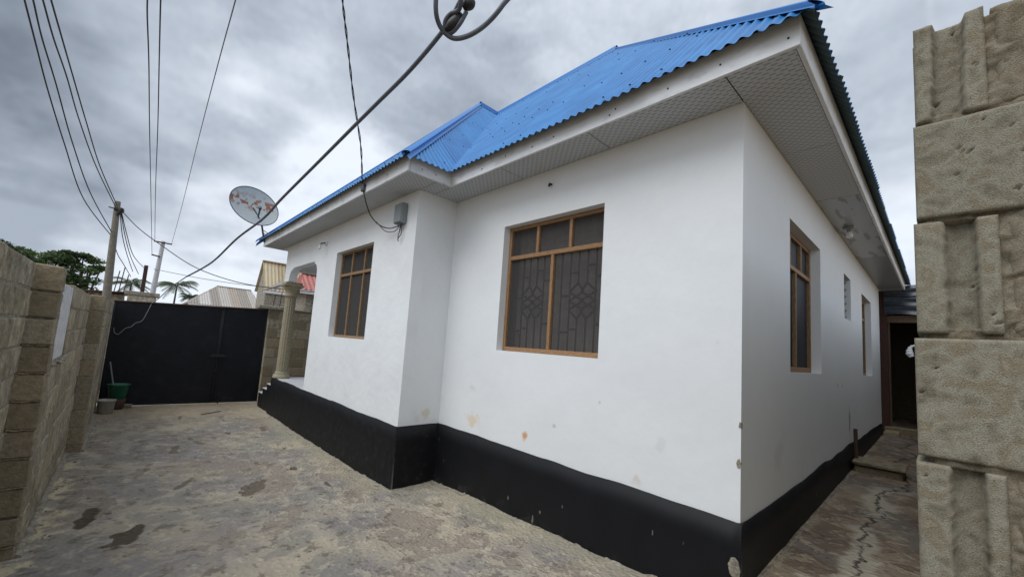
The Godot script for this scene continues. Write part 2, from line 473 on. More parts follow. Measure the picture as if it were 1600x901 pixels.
func plinth_picture(w, h, seed_):
	var A = noise(seed_, 0.012, 5).get_image(w, h, false, false, false).get_data()
	var B = noise(seed_ + 1, 0.05, 4).get_image(w, h, false, false, false).get_data()
	var out = PackedByteArray(); out.resize(w * h * 3)
	var r := RandomNumberGenerator.new(); r.seed = seed_
	var chips = []
	for i in 22:
		chips.append([r.randf() * w, h * (1.0 - pow(r.randf(), 1.8) * 0.8), r.randf_range(1.0, 2.8), r.randf_range(2, 7)])
	for j in h:
		for i in w:
			var k = j * w + i
			var a = A[k] / 255.0; var b = B[k] / 255.0
			var col = Vector3(18, 19, 22) * (0.85 + 0.4 * a)
			var dust = sstep(0.62, 1.0, float(j) / h + (b - 0.5) * 0.35) * sstep(0.5, 0.62, a + (b - 0.5) * 0.4)
			col = col.lerp(Vector3(92, 86, 72), dust * 0.6)
			out[k * 3] = int(col.x); out[k * 3 + 1] = int(col.y); out[k * 3 + 2] = int(col.z)
	for c in chips:
		for j in range(maxi(0, int(c[1] - c[3] * 1.5)), mini(h, int(c[1] + c[3] * 1.5))):
			for i in range(maxi(0, int(c[0] - c[2] * 1.5)), mini(w, int(c[0] + c[2] * 1.5))):
				var k = j * w + i
				var dx = (i - c[0]) / c[2]; var dy = (j - c[1]) / c[3]
				if dx * dx + dy * dy + (B[k] / 255.0 - 0.5) * 5.0 < 0.45:
					out[k * 3] = 104; out[k * 3 + 1] = 100; out[k * 3 + 2] = 90
	return Image.create_from_data(w, h, false, Image.FORMAT_RGB8, out)

func weave_pictures():     # embossed basket-weave ceiling board: one tile is 60 mm
	var n = 96
	var im := Image.create(n, n, false, Image.FORMAT_RGB8)
	var hm := Image.create(n, n, false, Image.FORMAT_L8)
	for j in n:
		for i in n:
			var row = int(j / (n / 2.0))
			var u = fposmod(float(i) / n + 0.5 * row, 1.0)
			var v = fposmod(float(j) / n * 2.0, 1.0)
			var d = sstep(0.34, 0.24, absf(u - 0.5)) * sstep(0.24, 0.12, absf(v - 0.5))
			var c = 192.0 - 50.0 * d
			im.set_pixel(i, j, Color((c - 3) / 255.0, c / 255.0, (c + 4) / 255.0))
			hm.set_pixel(i, j, Color.WHITE * (0.8 - 0.6 * d))
	return [im, hm]

func soffit_picture():
	var w = 128; var h = 1024
	var si: Image = noise(301, 0.020, 4, FastNoiseLite.TYPE_SIMPLEX_SMOOTH, 14.0).get_image(w, h / 5, false, false, false)
	si.resize(w, h, Image.INTERPOLATE_CUBIC)
	var A = si.get_data()
	var out = PackedByteArray(); out.resize(w * h * 3)
	for j in h:
		for i in w:
			var k = j * w + i
			var a = A[k] / 255.0
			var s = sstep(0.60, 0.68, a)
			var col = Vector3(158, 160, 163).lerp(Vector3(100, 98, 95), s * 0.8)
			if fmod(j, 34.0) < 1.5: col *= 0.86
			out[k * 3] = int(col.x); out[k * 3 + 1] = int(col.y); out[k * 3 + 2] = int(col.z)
	return Image.create_from_data(w, h, false, Image.FORMAT_RGB8, out)

# directions seen in the sky and how bright the cloud is there (0..255)
const CLOUDS = [[-0.901, 0.401, 0.168, 128], [-0.897, 0.424, 0.125, 150], [-0.871, 0.486, 0.073, 176], [-0.887, 0.462, 0.013, 184], [-0.859, 0.509, -0.051, 186], [-0.837, 0.535, -0.115, 180], [-0.941, 0.308, 0.142, 142], [-0.932, 0.351, 0.089, 152], [-0.929, 0.368, 0.026, 170], [-0.909, 0.415, -0.04, 182], [-0.869, 0.483, -0.107, 206], [-0.89, 0.426, -0.162, 182], [-0.961, 0.243, 0.135, 172], [-0.964, 0.256, 0.071, 158], [-0.951, 0.308, 0.018, 164], [-0.938, 0.339, -0.072, 166], [-0.914, 0.376, -0.15, 186], [-0.978, 0.164, 0.127, 152], [-0.977, 0.204, 0.065, 162], [-0.972, 0.235, 0.0, 182], [-0.964, 0.25, -0.096, 206], [-0.902, 0.363, -0.234, 226], [-0.872, 0.37, -0.319, 230], [-0.768, 0.544, -0.339, 184], [-0.7, 0.611, -0.368, 174], [-0.702, 0.545, -0.457, 176], [-0.761, 0.588, -0.275, 186], [-0.814, 0.545, -0.198, 198], [-0.529, 0.634, -0.565, 196], [-0.469, 0.657, -0.59, 206], [-0.073, 0.51, -0.857, 190], [-0.082, 0.371, -0.925, 198], [-0.047, 0.259, -0.965, 218], [-0.983, 0.118, 0.143, 162], [-0.988, 0.133, 0.08, 200], [-0.995, 0.094, -0.009, 226], [-0.988, 0.133, -0.081, 212], [-0.986, 0.091, -0.14, 230], [-0.97, 0.153, -0.188, 218], [-0.593, 0.596, -0.541, 180], [-0.714, 0.633, -0.301, 178], [-0.996, 0.077, -0.049, 232],
	[0.0, 1.0, 0.0, 218], [0.6, 0.6, 0.5, 216], [-0.3, 0.5, 0.8, 208], [0.9, 0.2, 0.3, 214], [0.3, 0.2, 0.9, 214], [0.7, 0.3, -0.6, 212], [-0.6, 0.2, 0.75, 190]]

func sky_picture():
	var w = 1024; var h = 512
	var n1 = noise(401, 0.85, 4, FastNoiseLite.TYPE_SIMPLEX_SMOOTH, 0.5)
	var n2 = noise(402, 2.6, 4, FastNoiseLite.TYPE_SIMPLEX_SMOOTH, 0.2)
	var n3 = noise(403, 9.0, 4, FastNoiseLite.TYPE_SIMPLEX_SMOOTH, 0.06)
	var im := Image.create(w, h, false, Image.FORMAT_RGB8)
	var cl = []
	for c in CLOUDS:
		cl.append([Vector3(c[0], c[1], c[2]).normalized(), 201.0 + (c[3] - 188.0) * 1.22 if cl.size() < 42 else c[3] + 20.0])
	# the broad tone on a coarse grid, then billows
	var cw = 256; var ch = 64
	var coarse = Image.create(cw, ch, false, Image.FORMAT_RF)
	for j in ch:
		var el = PI / 2.0 * (1.0 - (j + 0.5) / ch)
		for i in cw:
			var az = TAU * (i + 0.5) / cw      # column 0 looks along -z
			var d = Vector3(sin(az) * cos(el), sin(el), -cos(az) * cos(el))
			var s = 0.0; var t = 0.0
			for c in cl:
				var q = d.distance_squared_to(c[0]) + 0.0012
				var wt = 1.0 / (q * q)
				s += wt; t += wt * c[1]
			coarse.set_pixel(i, j, Color(t / s, 0, 0))
	coarse.resize(w, h / 2, Image.INTERPOLATE_CUBIC)
	for j in h:
		var el = PI * (0.5 - (j + 0.5) / h)
		for i in w:
			var az = TAU * (i + 0.5) / w
			var d = Vector3(sin(az) * cos(el), sin(el), -cos(az) * cos(el))
			var b = 150.0
			if el > 0.0:
				b = coarse.get_pixel(i, min(j, h / 2 - 1)).r
				var p = Vector3(d.x, 0, d.z) / (d.y + 0.16) * 0.42 + Vector3(0, d.y, 0)
				b += n1.get_noise_3dv(p * Vector3(1.3, 1.3, 1.1)) * 26.0 + n2.get_noise_3dv(p * 1.7) * 26.0 + n3.get_noise_3dv(p * Vector3(1.2, 1.2, 0.9)) * 13.0
				b = 255.0 * pow(pow(clampf(b, 84, 246) / 255.0, 2.2) / 1.45, 1.0 / 2.2)   # as bright as seen at this exposure
				var k = clampf((b - 110.0) / 90.0, 0, 1)
				im.set_pixel(i, j, Color(b * lerpf(0.90, 0.965, k) / 255.0, b * lerpf(0.975, 1.0, k) / 255.0, minf(b * lerpf(1.085, 1.045, k), 252) / 255.0))
			else:
				im.set_pixel(i, j, S(150, 144, 132))
	return im

# ---------------------------------------------------------------- ground
func lerp_table(t, x):
	if x <= t[0][0]: return t[0][1]
	for i in t.size() - 1:
		if x < t[i + 1][0]:
			return lerpf(t[i][1], t[i + 1][1], (x - t[i][0]) / (t[i + 1][0] - t[i][0]))
	return t[-1][1]

const RISE = [[-10.4, -0.105], [-8, -0.08], [-6.6, -0.085], [-5.4, -0.075], [-4, -0.055], [-3.2, -0.02], [-2.5, 0.028], [-1.9, 0.043], [-1.2, 0.07], [-0.6, 0.098], [-0.25, 0.15], [0.0, 0.225], [0.25, 0.262], [3.0, 0.27]]
var bump_noise = noise(201, 1.4, 4)

func ground_h(x, z):
	var y = lerp_table(RISE, x)
	if z < 0.0 and x > -0.4:
		y = lerpf(y, maxf(y, 0.262) + 0.018 * -z, sstep(-0.3, 0.0, x))
	return y + bump_noise.get_noise_2d(x, z) * 0.012

func ground_sheet(x0, x1, z0, z1, step, skip):
	var st := SurfaceTool.new()
	st.begin(Mesh.PRIMITIVE_TRIANGLES)
	st.set_smooth_group(0)
	var nx = int(ceil((x1 - x0) / step)); var nz = int(ceil((z1 - z0) / step))
	for j in nz + 1:
		for i in nx + 1:
			var x = x0 + (x1 - x0) * i / nx; var z = z0 + (z1 - z0) * j / nz
			var y = ground_h(x, z)
			if z > 0.3 or x < -3.3:
				y -= 0.012 * sstep(1.05, 0.8, chip_at(x, z, bump_noise.get_noise_2d(x * 5, z * 5)))
			st.set_uv(Vector2(float(i) / nx, float(j) / nz))
			st.add_vertex(Vector3(x, y, z))
	for j in nz:
		for i in nx:
			var x = x0 + (x1 - x0) * (i + 0.5) / nx; var z = z0 + (z1 - z0) * (j + 0.5) / nz
			if skip.call(x, z): continue
			var a = j * (nx + 1) + i
			for k in [a, a + 1, a + nx + 2, a, a + nx + 2, a + nx + 1]:
				st.add_index(k)
	st.generate_normals()
	return st.commit()

# ---------------------------------------------------------------- walls with openings
func wall_panel(o, u, n, w, h, t, holes, with_uv = true):   # o lower corner of the outer face, u along, n outwards; holes of Rect2 (u, v, w, h)
	var g = G.new()
	var up = Vector3.UP
	var xs = [0.0, w]; var ys = [0.0, h]
	for r in holes:
		xs.append(r.position.x); xs.append(r.end.x); ys.append(r.position.y); ys.append(r.end.y)
	xs.sort(); ys.sort()
	var flip = u.cross(up).dot(n) < 0
	var Q = func(a, b, c, d, ua, ub, uc, ud):
		if flip: g.quad(a, d, c, b, ua, ud, uc, ub)
		else: g.quad(a, b, c, d, ua, ub, uc, ud)
	for i in xs.size() - 1:
		for j in ys.size() - 1:
			if xs[i + 1] - xs[i] < 1e-5 or ys[j + 1] - ys[j] < 1e-5: continue
			var c = Vector2((xs[i] + xs[i + 1]) / 2, (ys[j] + ys[j + 1]) / 2)
			var inside = false
			for r in holes:
				if r.has_point(c): inside = true
			if inside: continue
			var P = func(x, y, d): return o + u * x + up * y - n * d
			var uv = func(x, y): return Vector2(x / w, 1.0 - y / h)
			Q.call(P.call(xs[i], ys[j], 0), P.call(xs[i + 1], ys[j], 0), P.call(xs[i + 1], ys[j + 1], 0), P.call(xs[i], ys[j + 1], 0), uv.call(xs[i], ys[j]), uv.call(xs[i + 1], ys[j]), uv.call(xs[i + 1], ys[j + 1]), uv.call(xs[i], ys[j + 1]))
			Q.call(P.call(xs[i + 1], ys[j], t), P.call(xs[i], ys[j], t), P.call(xs[i], ys[j + 1], t), P.call(xs[i + 1], ys[j + 1], t), Vector2(), Vector2(), Vector2(), Vector2())
	var rects = holes.duplicate()
	for r in rects:
		var a = r.position; var b = r.end
		var P = func(x, y, d): return o + u * x + up * y - n * d
		var q = Vector2(a.x / w, 1.0 - a.y / h)
		Q.call(P.call(a.x, a.y, 0), P.call(a.x, a.y, t), P.call(b.x, a.y, t), P.call(b.x, a.y, 0), q, q, q, q)
		Q.call(P.call(a.x, b.y, t), P.call(a.x, b.y, 0), P.call(b.x, b.y, 0), P.call(b.x, b.y, t), q, q, q, q)
		Q.call(P.call(a.x, a.y, t), P.call(a.x, a.y, 0), P.call(a.x, b.y, 0), P.call(a.x, b.y, t), q, q, q, q)
		Q.call(P.call(b.x, a.y, 0), P.call(b.x, a.y, t), P.call(b.x, b.y, t), P.call(b.x, b.y, 0), q, q, q, q)
	# rim
	var P2 = func(x, y, d): return o + u * x + up * y - n * d
	var z = Vector2(0.02, 0.5)
	Q.call(P2.call(0, 0, t), P2.call(0, 0, 0), P2.call(0, h, 0), P2.call(0, h, t), z, z, z, z)
	Q.call(P2.call(w, 0, 0), P2.call(w, 0, t), P2.call(w, h, t), P2.call(w, h, 0), z, z, z, z)
	Q.call(P2.call(0, h, 0), P2.call(w, h, 0), P2.call(w, h, t), P2.call(0, h, t), z, z, z, z)
	return g

# a paint band at the foot of a wall: wavy upper edge, slightly proud, following the ground
func plinth_band(p0, p1, n, top, bottom, wav, seed_, fr = 1.3):
	var g = G.new(true)
	var nz = noise(seed_, fr, 3)
	var L = (p1 - p0).length()
	var cols = int(ceil(L / 0.06))
	var rows = 5
	var grid = []
	for i in cols + 1:
		var f = float(i) / cols
		var p = p0.lerp(p1, f)
		var y1 = top + nz.get_noise_1d(f * L) * wav
		var col = []
		for j in rows + 1:
			var y = lerpf(bottom, y1, float(j) / rows)
			var out = 0.012 + 0.022 * (1.0 - float(j) / rows) + nz.get_noise_2d(f * L * 2.0, y * 4.0) * 0.004
			col.append(Vector3(p.x, y, p.z) + n * out)
		col.append(Vector3(p.x, y1 + 0.004, p.z) - n * 0.01)
		grid.append(col)
	var flip = (p1 - p0).cross(Vector3.UP).dot(n) < 0
	for i in cols:
		for j in rows + 1:
			var ua = Vector2(float(i) / cols, 1.0 - minf(float(j) / rows, 1.0)); var ub = Vector2(float(i + 1) / cols, ua.y)
			var uc = Vector2(ub.x, 1.0 - minf(float(j + 1) / rows, 1.0)); var ud = Vector2(ua.x, uc.y)
			if flip: g.quad(grid[i][j], grid[i][j + 1], grid[i + 1][j + 1], grid[i + 1][j], ua, ud, uc, ub)
			else: g.quad(grid[i][j], grid[i + 1][j], grid[i + 1][j + 1], grid[i][j + 1], ua, ub, uc, ud)
	return g

# ---------------------------------------------------------------- windows: local x along the wall, z outwards
func make_window(house, at, turn, w, h, tops, lows, split, up_mat, rail_mat, screen, grille, label, slim = 1.0):
	var win = group_part("window", house)
	win.position = at
	win.rotation.y = turn
	win.set_meta("label", label)
	var f = 0.045 * slim; var z0 = -0.135; var z1 = -0.085
	var bar = func(called, a, b, m):
		var g = G.new(); g.box(a, b, 0.004); obj(called, g, m, win)
	bar.call("frame", Vector3(0.002, 0.002, z0), Vector3(f, h - 0.002, z1), up_mat)
	bar.call("frame", Vector3(w - f, 0.002, z0), Vector3(w - 0.002, h - 0.002, z1), up_mat)
	bar.call("frame", Vector3(f, h - f, z0), Vector3(w - f, h - 0.002, z1), rail_mat)
	bar.call("frame", Vector3(f, 0.002, z0), Vector3(w - f, f + 0.006, z1 + 0.004), rail_mat)
	bar.call("transom", Vector3(f, split - 0.022, z0), Vector3(w - f, split + 0.022, z1 + 0.003), rail_mat)
	for i in range(1, tops):
		var x = w * i / tops
		bar.call("mullion", Vector3(x - 0.02 * slim, split + 0.022, z0), Vector3(x + 0.02 * slim, h - f, z1), up_mat)
	for i in range(1, lows):
		var x = w * i / lows
		bar.call("mullion", Vector3(x - 0.021 * slim, f + 0.006, z0), Vector3(x + 0.021 * slim, split - 0.022, z1), up_mat)
	for i in tops:
		var a = w * i / tops; var b = w * (i + 1) / tops
		var g = G.new(); g.quad(Vector3(a + 0.01, split, -0.115), Vector3(b - 0.01, split, -0.115), Vector3(b - 0.01, h - 0.02, -0.115), Vector3(a + 0.01, h - 0.02, -0.115))
		obj("screen", g, screen, win)
	for i in lows:
		var a = w * i / lows; var b = w * (i + 1) / lows
		var g = G.new(); g.quad(Vector3(a + 0.01, 0.02, -0.115), Vector3(b - 0.01, 0.02, -0.115), Vector3(b - 0.01, split, -0.115), Vector3(a + 0.01, split, -0.115))
		obj("screen", g, screen, win)
	if grille:
		for i in lows:
			var a = w * i / lows; var b = w * (i + 1) / lows
			var W = b - a
			var g = G.new()
			var zz = -0.175
			var strip = func(p, q, r):
				g.tube([Vector3(a + W * p.x, p.y, zz), Vector3(a + W * q.x, q.y, zz)], r, 6)
			var cy = split * 0.52
			for x in [0.10, 0.27, 0.73, 0.90]:
				strip.call(Vector2(x, 0.02), Vector2(x, split), 0.009)
			for x in [0.42, 0.58]:
				strip.call(Vector2(x, 0.02), Vector2(x, cy - 0.17), 0.009)
				strip.call(Vector2(x, cy + 0.17), Vector2(x, split), 0.009)
			for s in [-1, 1]:      # two crossing zigzags make the knot of diamonds
				for q in [-0.10, 0.10]:
					var pts = [Vector2(0.5 + q * 0.8, cy - 0.17), Vector2(0.5 + q * 1.1 + s * 0.13, cy - 0.085), Vector2(0.5 + q * 1.1 - s * 0.13, cy), Vector2(0.5 + q * 1.1 + s * 0.13, cy + 0.085), Vector2(0.5 + q * 0.8, cy + 0.17)]
					for k in 4: strip.call(pts[k], pts[k + 1], 0.012)
			for t in [[0.27, 0.42, cy + 0.27], [0.58, 0.73, cy + 0.33], [0.10, 0.27, cy + 0.05], [0.73, 0.90, cy - 0.22], [0.27, 0.42, cy - 0.27], [0.73, 0.90, cy + 0.22], [0.10, 0.27, cy - 0.3]]:
				strip.call(Vector2(t[0], t[2]), Vector2(t[1], t[2]), 0.010)
			obj("grille", g, M.grille_iron, win)
	var cg = G.new(true)
	var nn = int(w / 0.02)
	for k in nn:
		var a = w * k / nn; var b = w * (k + 1) / nn
		var fa = sin(a * 52.0 + sin(a * 9.0) * 2.0) * 0.018; var fb = sin(b * 52.0 + sin(b * 9.0) * 2.0) * 0.018
		cg.quad(Vector3(a, -0.05, -0.27 + fa), Vector3(b, -0.05, -0.27 + fb), Vector3(b, h + 0.05, -0.27 + fb), Vector3(a, h + 0.05, -0.27 + fa))
	obj("curtain", cg, M.curtain if grille else M.dark_room, win)
	return win

# ---------------------------------------------------------------- corrugated iron
# poly in (u, v): u along the eave, v up the slope; made as overlapping sheets
func clip_v(poly, u):
	var lo = INF; var hi = -INF
	for i in poly.size():
		var a = poly[i]; var b = poly[(i + 1) % poly.size()]
		if (a.x - u) * (b.x - u) <= 0.0:
			if absf(a.x - b.x) < 1e-9:
				lo = minf(lo, minf(a.y, b.y)); hi = maxf(hi, maxf(a.y, b.y))
			else:
				var y = a.y + (b.y - a.y) * (u - a.x) / (b.x - a.x)
				lo = minf(lo, y); hi = maxf(hi, y)
	return [lo, hi]

func iron_slope(parent, called, o, u, v, poly, mats, under, pitch = 0.076, amp = 0.009, width = 0.76, per = 8, over = 0.0):
	var n = u.cross(v).normalized()
	if n.y < 0: n = -n
	var flip = u.cross(v).dot(n) < 0
	var u0 = INF; var u1 = -INF
	for p in poly:
		u0 = minf(u0, p.x); u1 = maxf(u1, p.x)
	var count = int(ceil((u1 - u0) / width))
	for s in count:
		var a = u0 + s * width; var b = minf(a + width + pitch * 0.5, u1 - 1e-4)
		if b - a < 0.01: continue
		var cols = int(max(2, round((b - a) / pitch * per)))
		var g = G.new(true)
		var ug = G.new(true)
		var lift = 0.0012 * (s % 2)
		var last = null
		var ragged = rng.randf_range(-0.012, 0.012)
		for i in cols + 1:
			var uu = lerpf(a, b, float(i) / cols)
			var r = clip_v(poly, clampf(uu, u0 + 1e-4, u1 - 1e-4))
			if r[0] < 0.01: r[0] -= over + ragged
			var w = n * (amp * cos(TAU * uu / pitch) + lift)
			var p0 = o + u * uu + v * r[0] + w; var p1 = o + u * uu + v * r[1] + w
			if last:
				var d = n * -0.003
				if flip:
					g.quad(last[0], last[1], p1, p0)
					ug.quad(last[0] + d, p0 + d, p1 + d, last[1] + d)
				else:
					g.quad(last[0], p0, p1, last[1])
					ug.quad(last[0] + d, last[1] + d, p1 + d, p0 + d)
			last = [p0, p1]
		var sheet = obj(called, g, mats[rng.randi() % mats.size()], parent)
		if under:      # both faces belong to the one sheet: a second surface
			var m: ArrayMesh = sheet.mesh
			var um = ug.mesh()
			var top_mat = sheet.material_override
			sheet.material_override = null
			m.surface_set_material(0, top_mat)
			m.add_surface_from_arrays(Mesh.PRIMITIVE_TRIANGLES, um.surface_get_arrays(0))
			m.surface_set_material(1, under)
			sheet.mesh = m

func roof_cap(p0, p1, d0, d1, r = 0.04, flange = 0.15, droop = 0.0):   # rolled ridge or hip flashing; d0, d1 run down the two slopes
	var g = G.new(true)
	var t = (p1 - p0).normalized()
	var up = -(d0 + d1).normalized()
	if up.y < 0: up = -up
	var side = d0 - d1
	side = (side - t * side.dot(t)).normalized()
	var prof = [d0 * flange + up * 0.012, d0 * (r * 1.25) + up * 0.016]
	for k in 9:
		var w = PI * (1.0 - k / 8.0) - PI
		var ang = PI * k / 8.0
		prof.append(side * cos(ang) * r + up * (sin(ang) * r + 0.02))
	prof.append(d1 * (r * 1.25) + up * 0.016); prof.append(d1 * flange + up * 0.012)
	var steps = int(max(1, (p1 - p0).length() / 0.5))
	for s in steps:
		var A = p0.lerp(p1, float(s) / steps); var B = p0.lerp(p1, float(s + 1) / steps)
		for k in prof.size() - 1:
			g.quad(A + prof[k], B + prof[k], B + prof[k + 1], A + prof[k + 1])
	return g

# ---------------------------------------------------------------- block masonry
func block_mesh(size, seed_, e = 0.008):
	var r := RandomNumberGenerator.new(); r.seed = seed_
	var g = G.new()
	g.box(-size / 2.0, size / 2.0, e, 0.004, r)
	return g.mesh()

# a straight run of stretcher courses: origin at the lower near corner, u along, n outwards (towards the yard)
func block_run(parent, o, u, n, length, height, thick, course, blen, mats, cut = null, core = true, seed_ = 1):
	var r := RandomNumberGenerator.new(); r.seed = seed_
	var basis = Basis(u, Vector3.UP, u.cross(Vector3.UP))
	var cache = {}
	var rows = int(round(height / course))
	for j in rows:
		var x = 0.0 if j % 2 == 0 else -blen / 2.0
		while x < length - 0.02:
			var a = maxf(x, 0.0); var b = minf(x + blen, length)
			x += blen
			if b - a < 0.04: continue
			var y = j * course
			if cut and cut.call((a + b) / 2.0, y + course / 2.0): continue
			var key = "%.2f_%d" % [b - a, r.randi() % 3]
			if not cache.has(key):
				cache[key] = block_mesh(Vector3(b - a - 0.012, course - 0.012, thick), key.hash() & 0xffff)
			var m = obj("block", cache[key], mats[r.randi() % mats.size()], parent)
			m.transform = Transform3D(basis, o + u * (a + b) / 2.0 + Vector3.UP * (y + course / 2.0) - n * (thick / 2.0 + r.randf_range(-0.004, 0.005)))

# one big block seen close up: front towards +z, groove cut down its end, battered edges
func close_block(size, seed_, groove_x = -1.0, gw = 0.05, gd = 0.03, chip = 0.012, step = 0.006, skew = 0.0):
	var nx = int(size.x / step); var ny = int(size.y / step)
	var n1 = noise(seed_, 9.0, 4); var n2 = noise(seed_ + 7, 42.0, 4); var n3 = noise(seed_ + 9, 140.0, 2)
	var st := SurfaceTool.new()
	st.begin(Mesh.PRIMITIVE_TRIANGLES)
	st.set_smooth_group(0)
	var P = []
	for j in ny + 1:
		for i in nx + 1:
			var x = size.x * i / nx; var y = size.y * j / ny
			var q = Vector3(x, y, n1.seed)
			var edge = minf(minf(x, size.x - x), minf(y, size.y - y))
			var rough = n2.get_noise_2d(x, y)
			var z = n1.get_noise_2d(x, y) * 0.0012 + rough * 0.0005 + n3.get_noise_2d(x, y) * 0.0007
			var rr = chip * (0.7 + 0.9 * maxf(0.0, n1.get_noise_2d(x * 1.7 + 5.0, y * 1.7)) + 0.8 * maxf(0.0, rough))
			if edge < rr:
				var t = 1.0 - edge / rr
				z -= rr * (1.0 - sqrt(maxf(0.0, 1.0 - t * t))) * 0.9
			if groove_x >= 0.0:
				var gx = absf(x - groove_x - skew * (y - size.y / 2) + n1.get_noise_2d(y * 3.0, 3.0) * 0.003)
				z -= gd * sstep(gw / 2.0 + 0.003, gw / 2.0 - 0.004 + rough * 0.003, gx)
			if n1.get_noise_2d(x * 2.3 + 31.0, y * 2.3) > 0.62: z -= 0.010
			P.append(Vector3(x, y, z))
	for p in P:
		st.set_uv(Vector2(p.x, p.y))
		st.add_vertex(p)
	for j in ny:
		for i in nx:
			var a = j * (nx + 1) + i
			for k in [a, a + nx + 2, a + 1, a, a + nx + 1, a + nx + 2]: st.add_index(k)
	# sides run back from the front edge
	var rim = []
	for i in nx + 1: rim.append(i)
	for j in range(1, ny + 1): rim.append(j * (nx + 1) + nx)
	for i in range(nx - 1, -1, -1): rim.append(ny * (nx + 1) + i)
	for j in range(ny - 1, 0, -1): rim.append(j * (nx + 1))
	var base = P.size()
	for k in rim.size():
		var p = P[rim[k]]
		st.set_uv(Vector2(p.x, p.y))
		st.add_vertex(p)
		st.add_vertex(Vector3(p.x, p.y, -size.z))
	for k in rim.size():
		var a = base + k * 2; var b = base + ((k + 1) % rim.size()) * 2
		for q in [a, b, b + 1, a, b + 1, a + 1]: st.add_index(q)
	st.generate_normals()
	return st.commit()

# the skin of mortar between and over close blocks, x from left, y from bottom; heavier away from the open corner
func mortar_skin(w, h, z, x0, y0, grooves, step = 0.0045):
	var n1 = noise(901, 11.0, 4); var n2 = noise(902, 34.0, 4); var n3 = noise(903, 150.0, 2)
	var st := SurfaceTool.new()
	st.begin(Mesh.PRIMITIVE_TRIANGLES)
	st.set_smooth_group(0)
	var nx = int(w / step); var ny = int(h / step)
	for j in ny + 1:
		for i in nx + 1:
			var x = w * i / nx; var y = h * j / ny
			var b = sstep(0.10, 0.20, x + n1.get_noise_2d(x, y + 7.0) * 0.05)
			var q = n1.get_noise_2d(x, y) * 0.9 + n2.get_noise_2d(x, y) * 0.45
			var zz = -0.011 + 0.013 * q + b * (0.0035 + 0.0055 * maxf(0.0, n1.get_noise_2d(x * 0.6 + 3.0, y * 0.6) + 0.1)) + n3.get_noise_2d(x, y) * 0.0012
			zz -= 0.03 * sstep(0.012, 0.0, x)
			for c in grooves:
				if y0 + y > c[0] + 0.012 and y0 + y < c[1] - 0.004 and absf(x0 + 0.004 + x - c[2]) < c[3]: zz -= 0.05
			st.add_vertex(Vector3(x0 + 0.004 + x, y0 + y, z + zz))
	for j in ny:
		for i in nx:
			var a = j * (nx + 1) + i
			for k in [a, a + nx + 2, a + 1, a, a + nx + 1, a + nx + 2]: st.add_index(k)
	st.generate_normals()
	return st.commit()

# lumpy mortar squeezed out along a bed joint (front towards +z)
func mortar_lump(w, h, d, seed_, step = 0.005):
	var nz = noise(seed_, 16.0, 5); var n2 = noise(seed_ + 3, 70.0, 3)
	var st := SurfaceTool.new()
	st.begin(Mesh.PRIMITIVE_TRIANGLES)
	st.set_smooth_group(0)
	var nx = int(w / step); var ny = max(6, int(h / step))
	for j in ny + 1:
		for i in nx + 1:
			var x = w * i / nx; var f = float(j) / ny
			var wav = nz.get_noise_2d(x, 9.0) * h * 0.3
			var y = h * (f - 0.5) * (1.0 + 0.8 * nz.get_noise_2d(x, 20.0)) + wav
			var z = d * (0.4 + nz.get_noise_2d(x * 1.6, y) * 1.6) * sin(PI * f) + n2.get_noise_2d(x, y) * 0.006 - 0.02 * absf(2.0 * f - 1.0)
			st.add_vertex(Vector3(x, y, z))
	for j in ny:
		for i in nx:
			var a = j * (nx + 1) + i
			for k in [a, a + nx + 2, a + 1, a, a + nx + 1, a + nx + 2]: st.add_index(k)
	st.generate_normals()
	return st.commit()

# ================================================================= the scene
func _ready():
	rng.seed = 7
	# camera
	var cam := Camera3D.new()
	cam.name = "camera"
	cam.position = Vector3(0.856, 1.618, 2.946)
	cam.basis = Basis.from_euler(Vector3(deg_to_rad(5.868), deg_to_rad(48.355), deg_to_rad(4.181)), EULER_ORDER_YXZ)
	cam.set_frustum(0.07126, Vector2(0.002726, 0.001893), 0.05, 1500.0)
	add_child(cam)
	cam.current = true
	# overcast sky
	var env := Environment.new()
	var pano := PanoramaSkyMaterial.new()
	pano.panorama = ImageTexture.create_from_image(sky_picture())
	var sky := Sky.new()
	sky.sky_material = pano
	env.background_mode = Environment.BG_SKY
	env.sky = sky
	env.background_energy_multiplier = 1.0
	env.ambient_light_source = Environment.AMBIENT_SOURCE_SKY
	env.tonemap_mode = Environment.TONE_MAPPER_LINEAR
	env.tonemap_exposure = 1.52
	env.sdfgi_enabled = true
	env.ssao_enabled = true
	env.ssil_enabled = true
	var we := WorldEnvironment.new()
	we.name = "world"
	we.environment = env
	add_child(we)
	var sun := DirectionalLight3D.new()
	sun.name = "sun"
	sun.light_energy = 0.5
	sun.light_color = Color(0.99, 0.995, 1.0)
	sun.light_angular_distance = 50.0
	sun.shadow_enabled = true
	add_child(sun)
	sun.look_at_from_position(Vector3(-0.6, 7, 5.0), Vector3.ZERO)

	make_materials()
	build_ground()
	build_house()
	build_left_wall()
	build_right_wall()
	build_gate()
	build_alley()
	build_far()
	build_wires()
	build_small()
	build_grit()

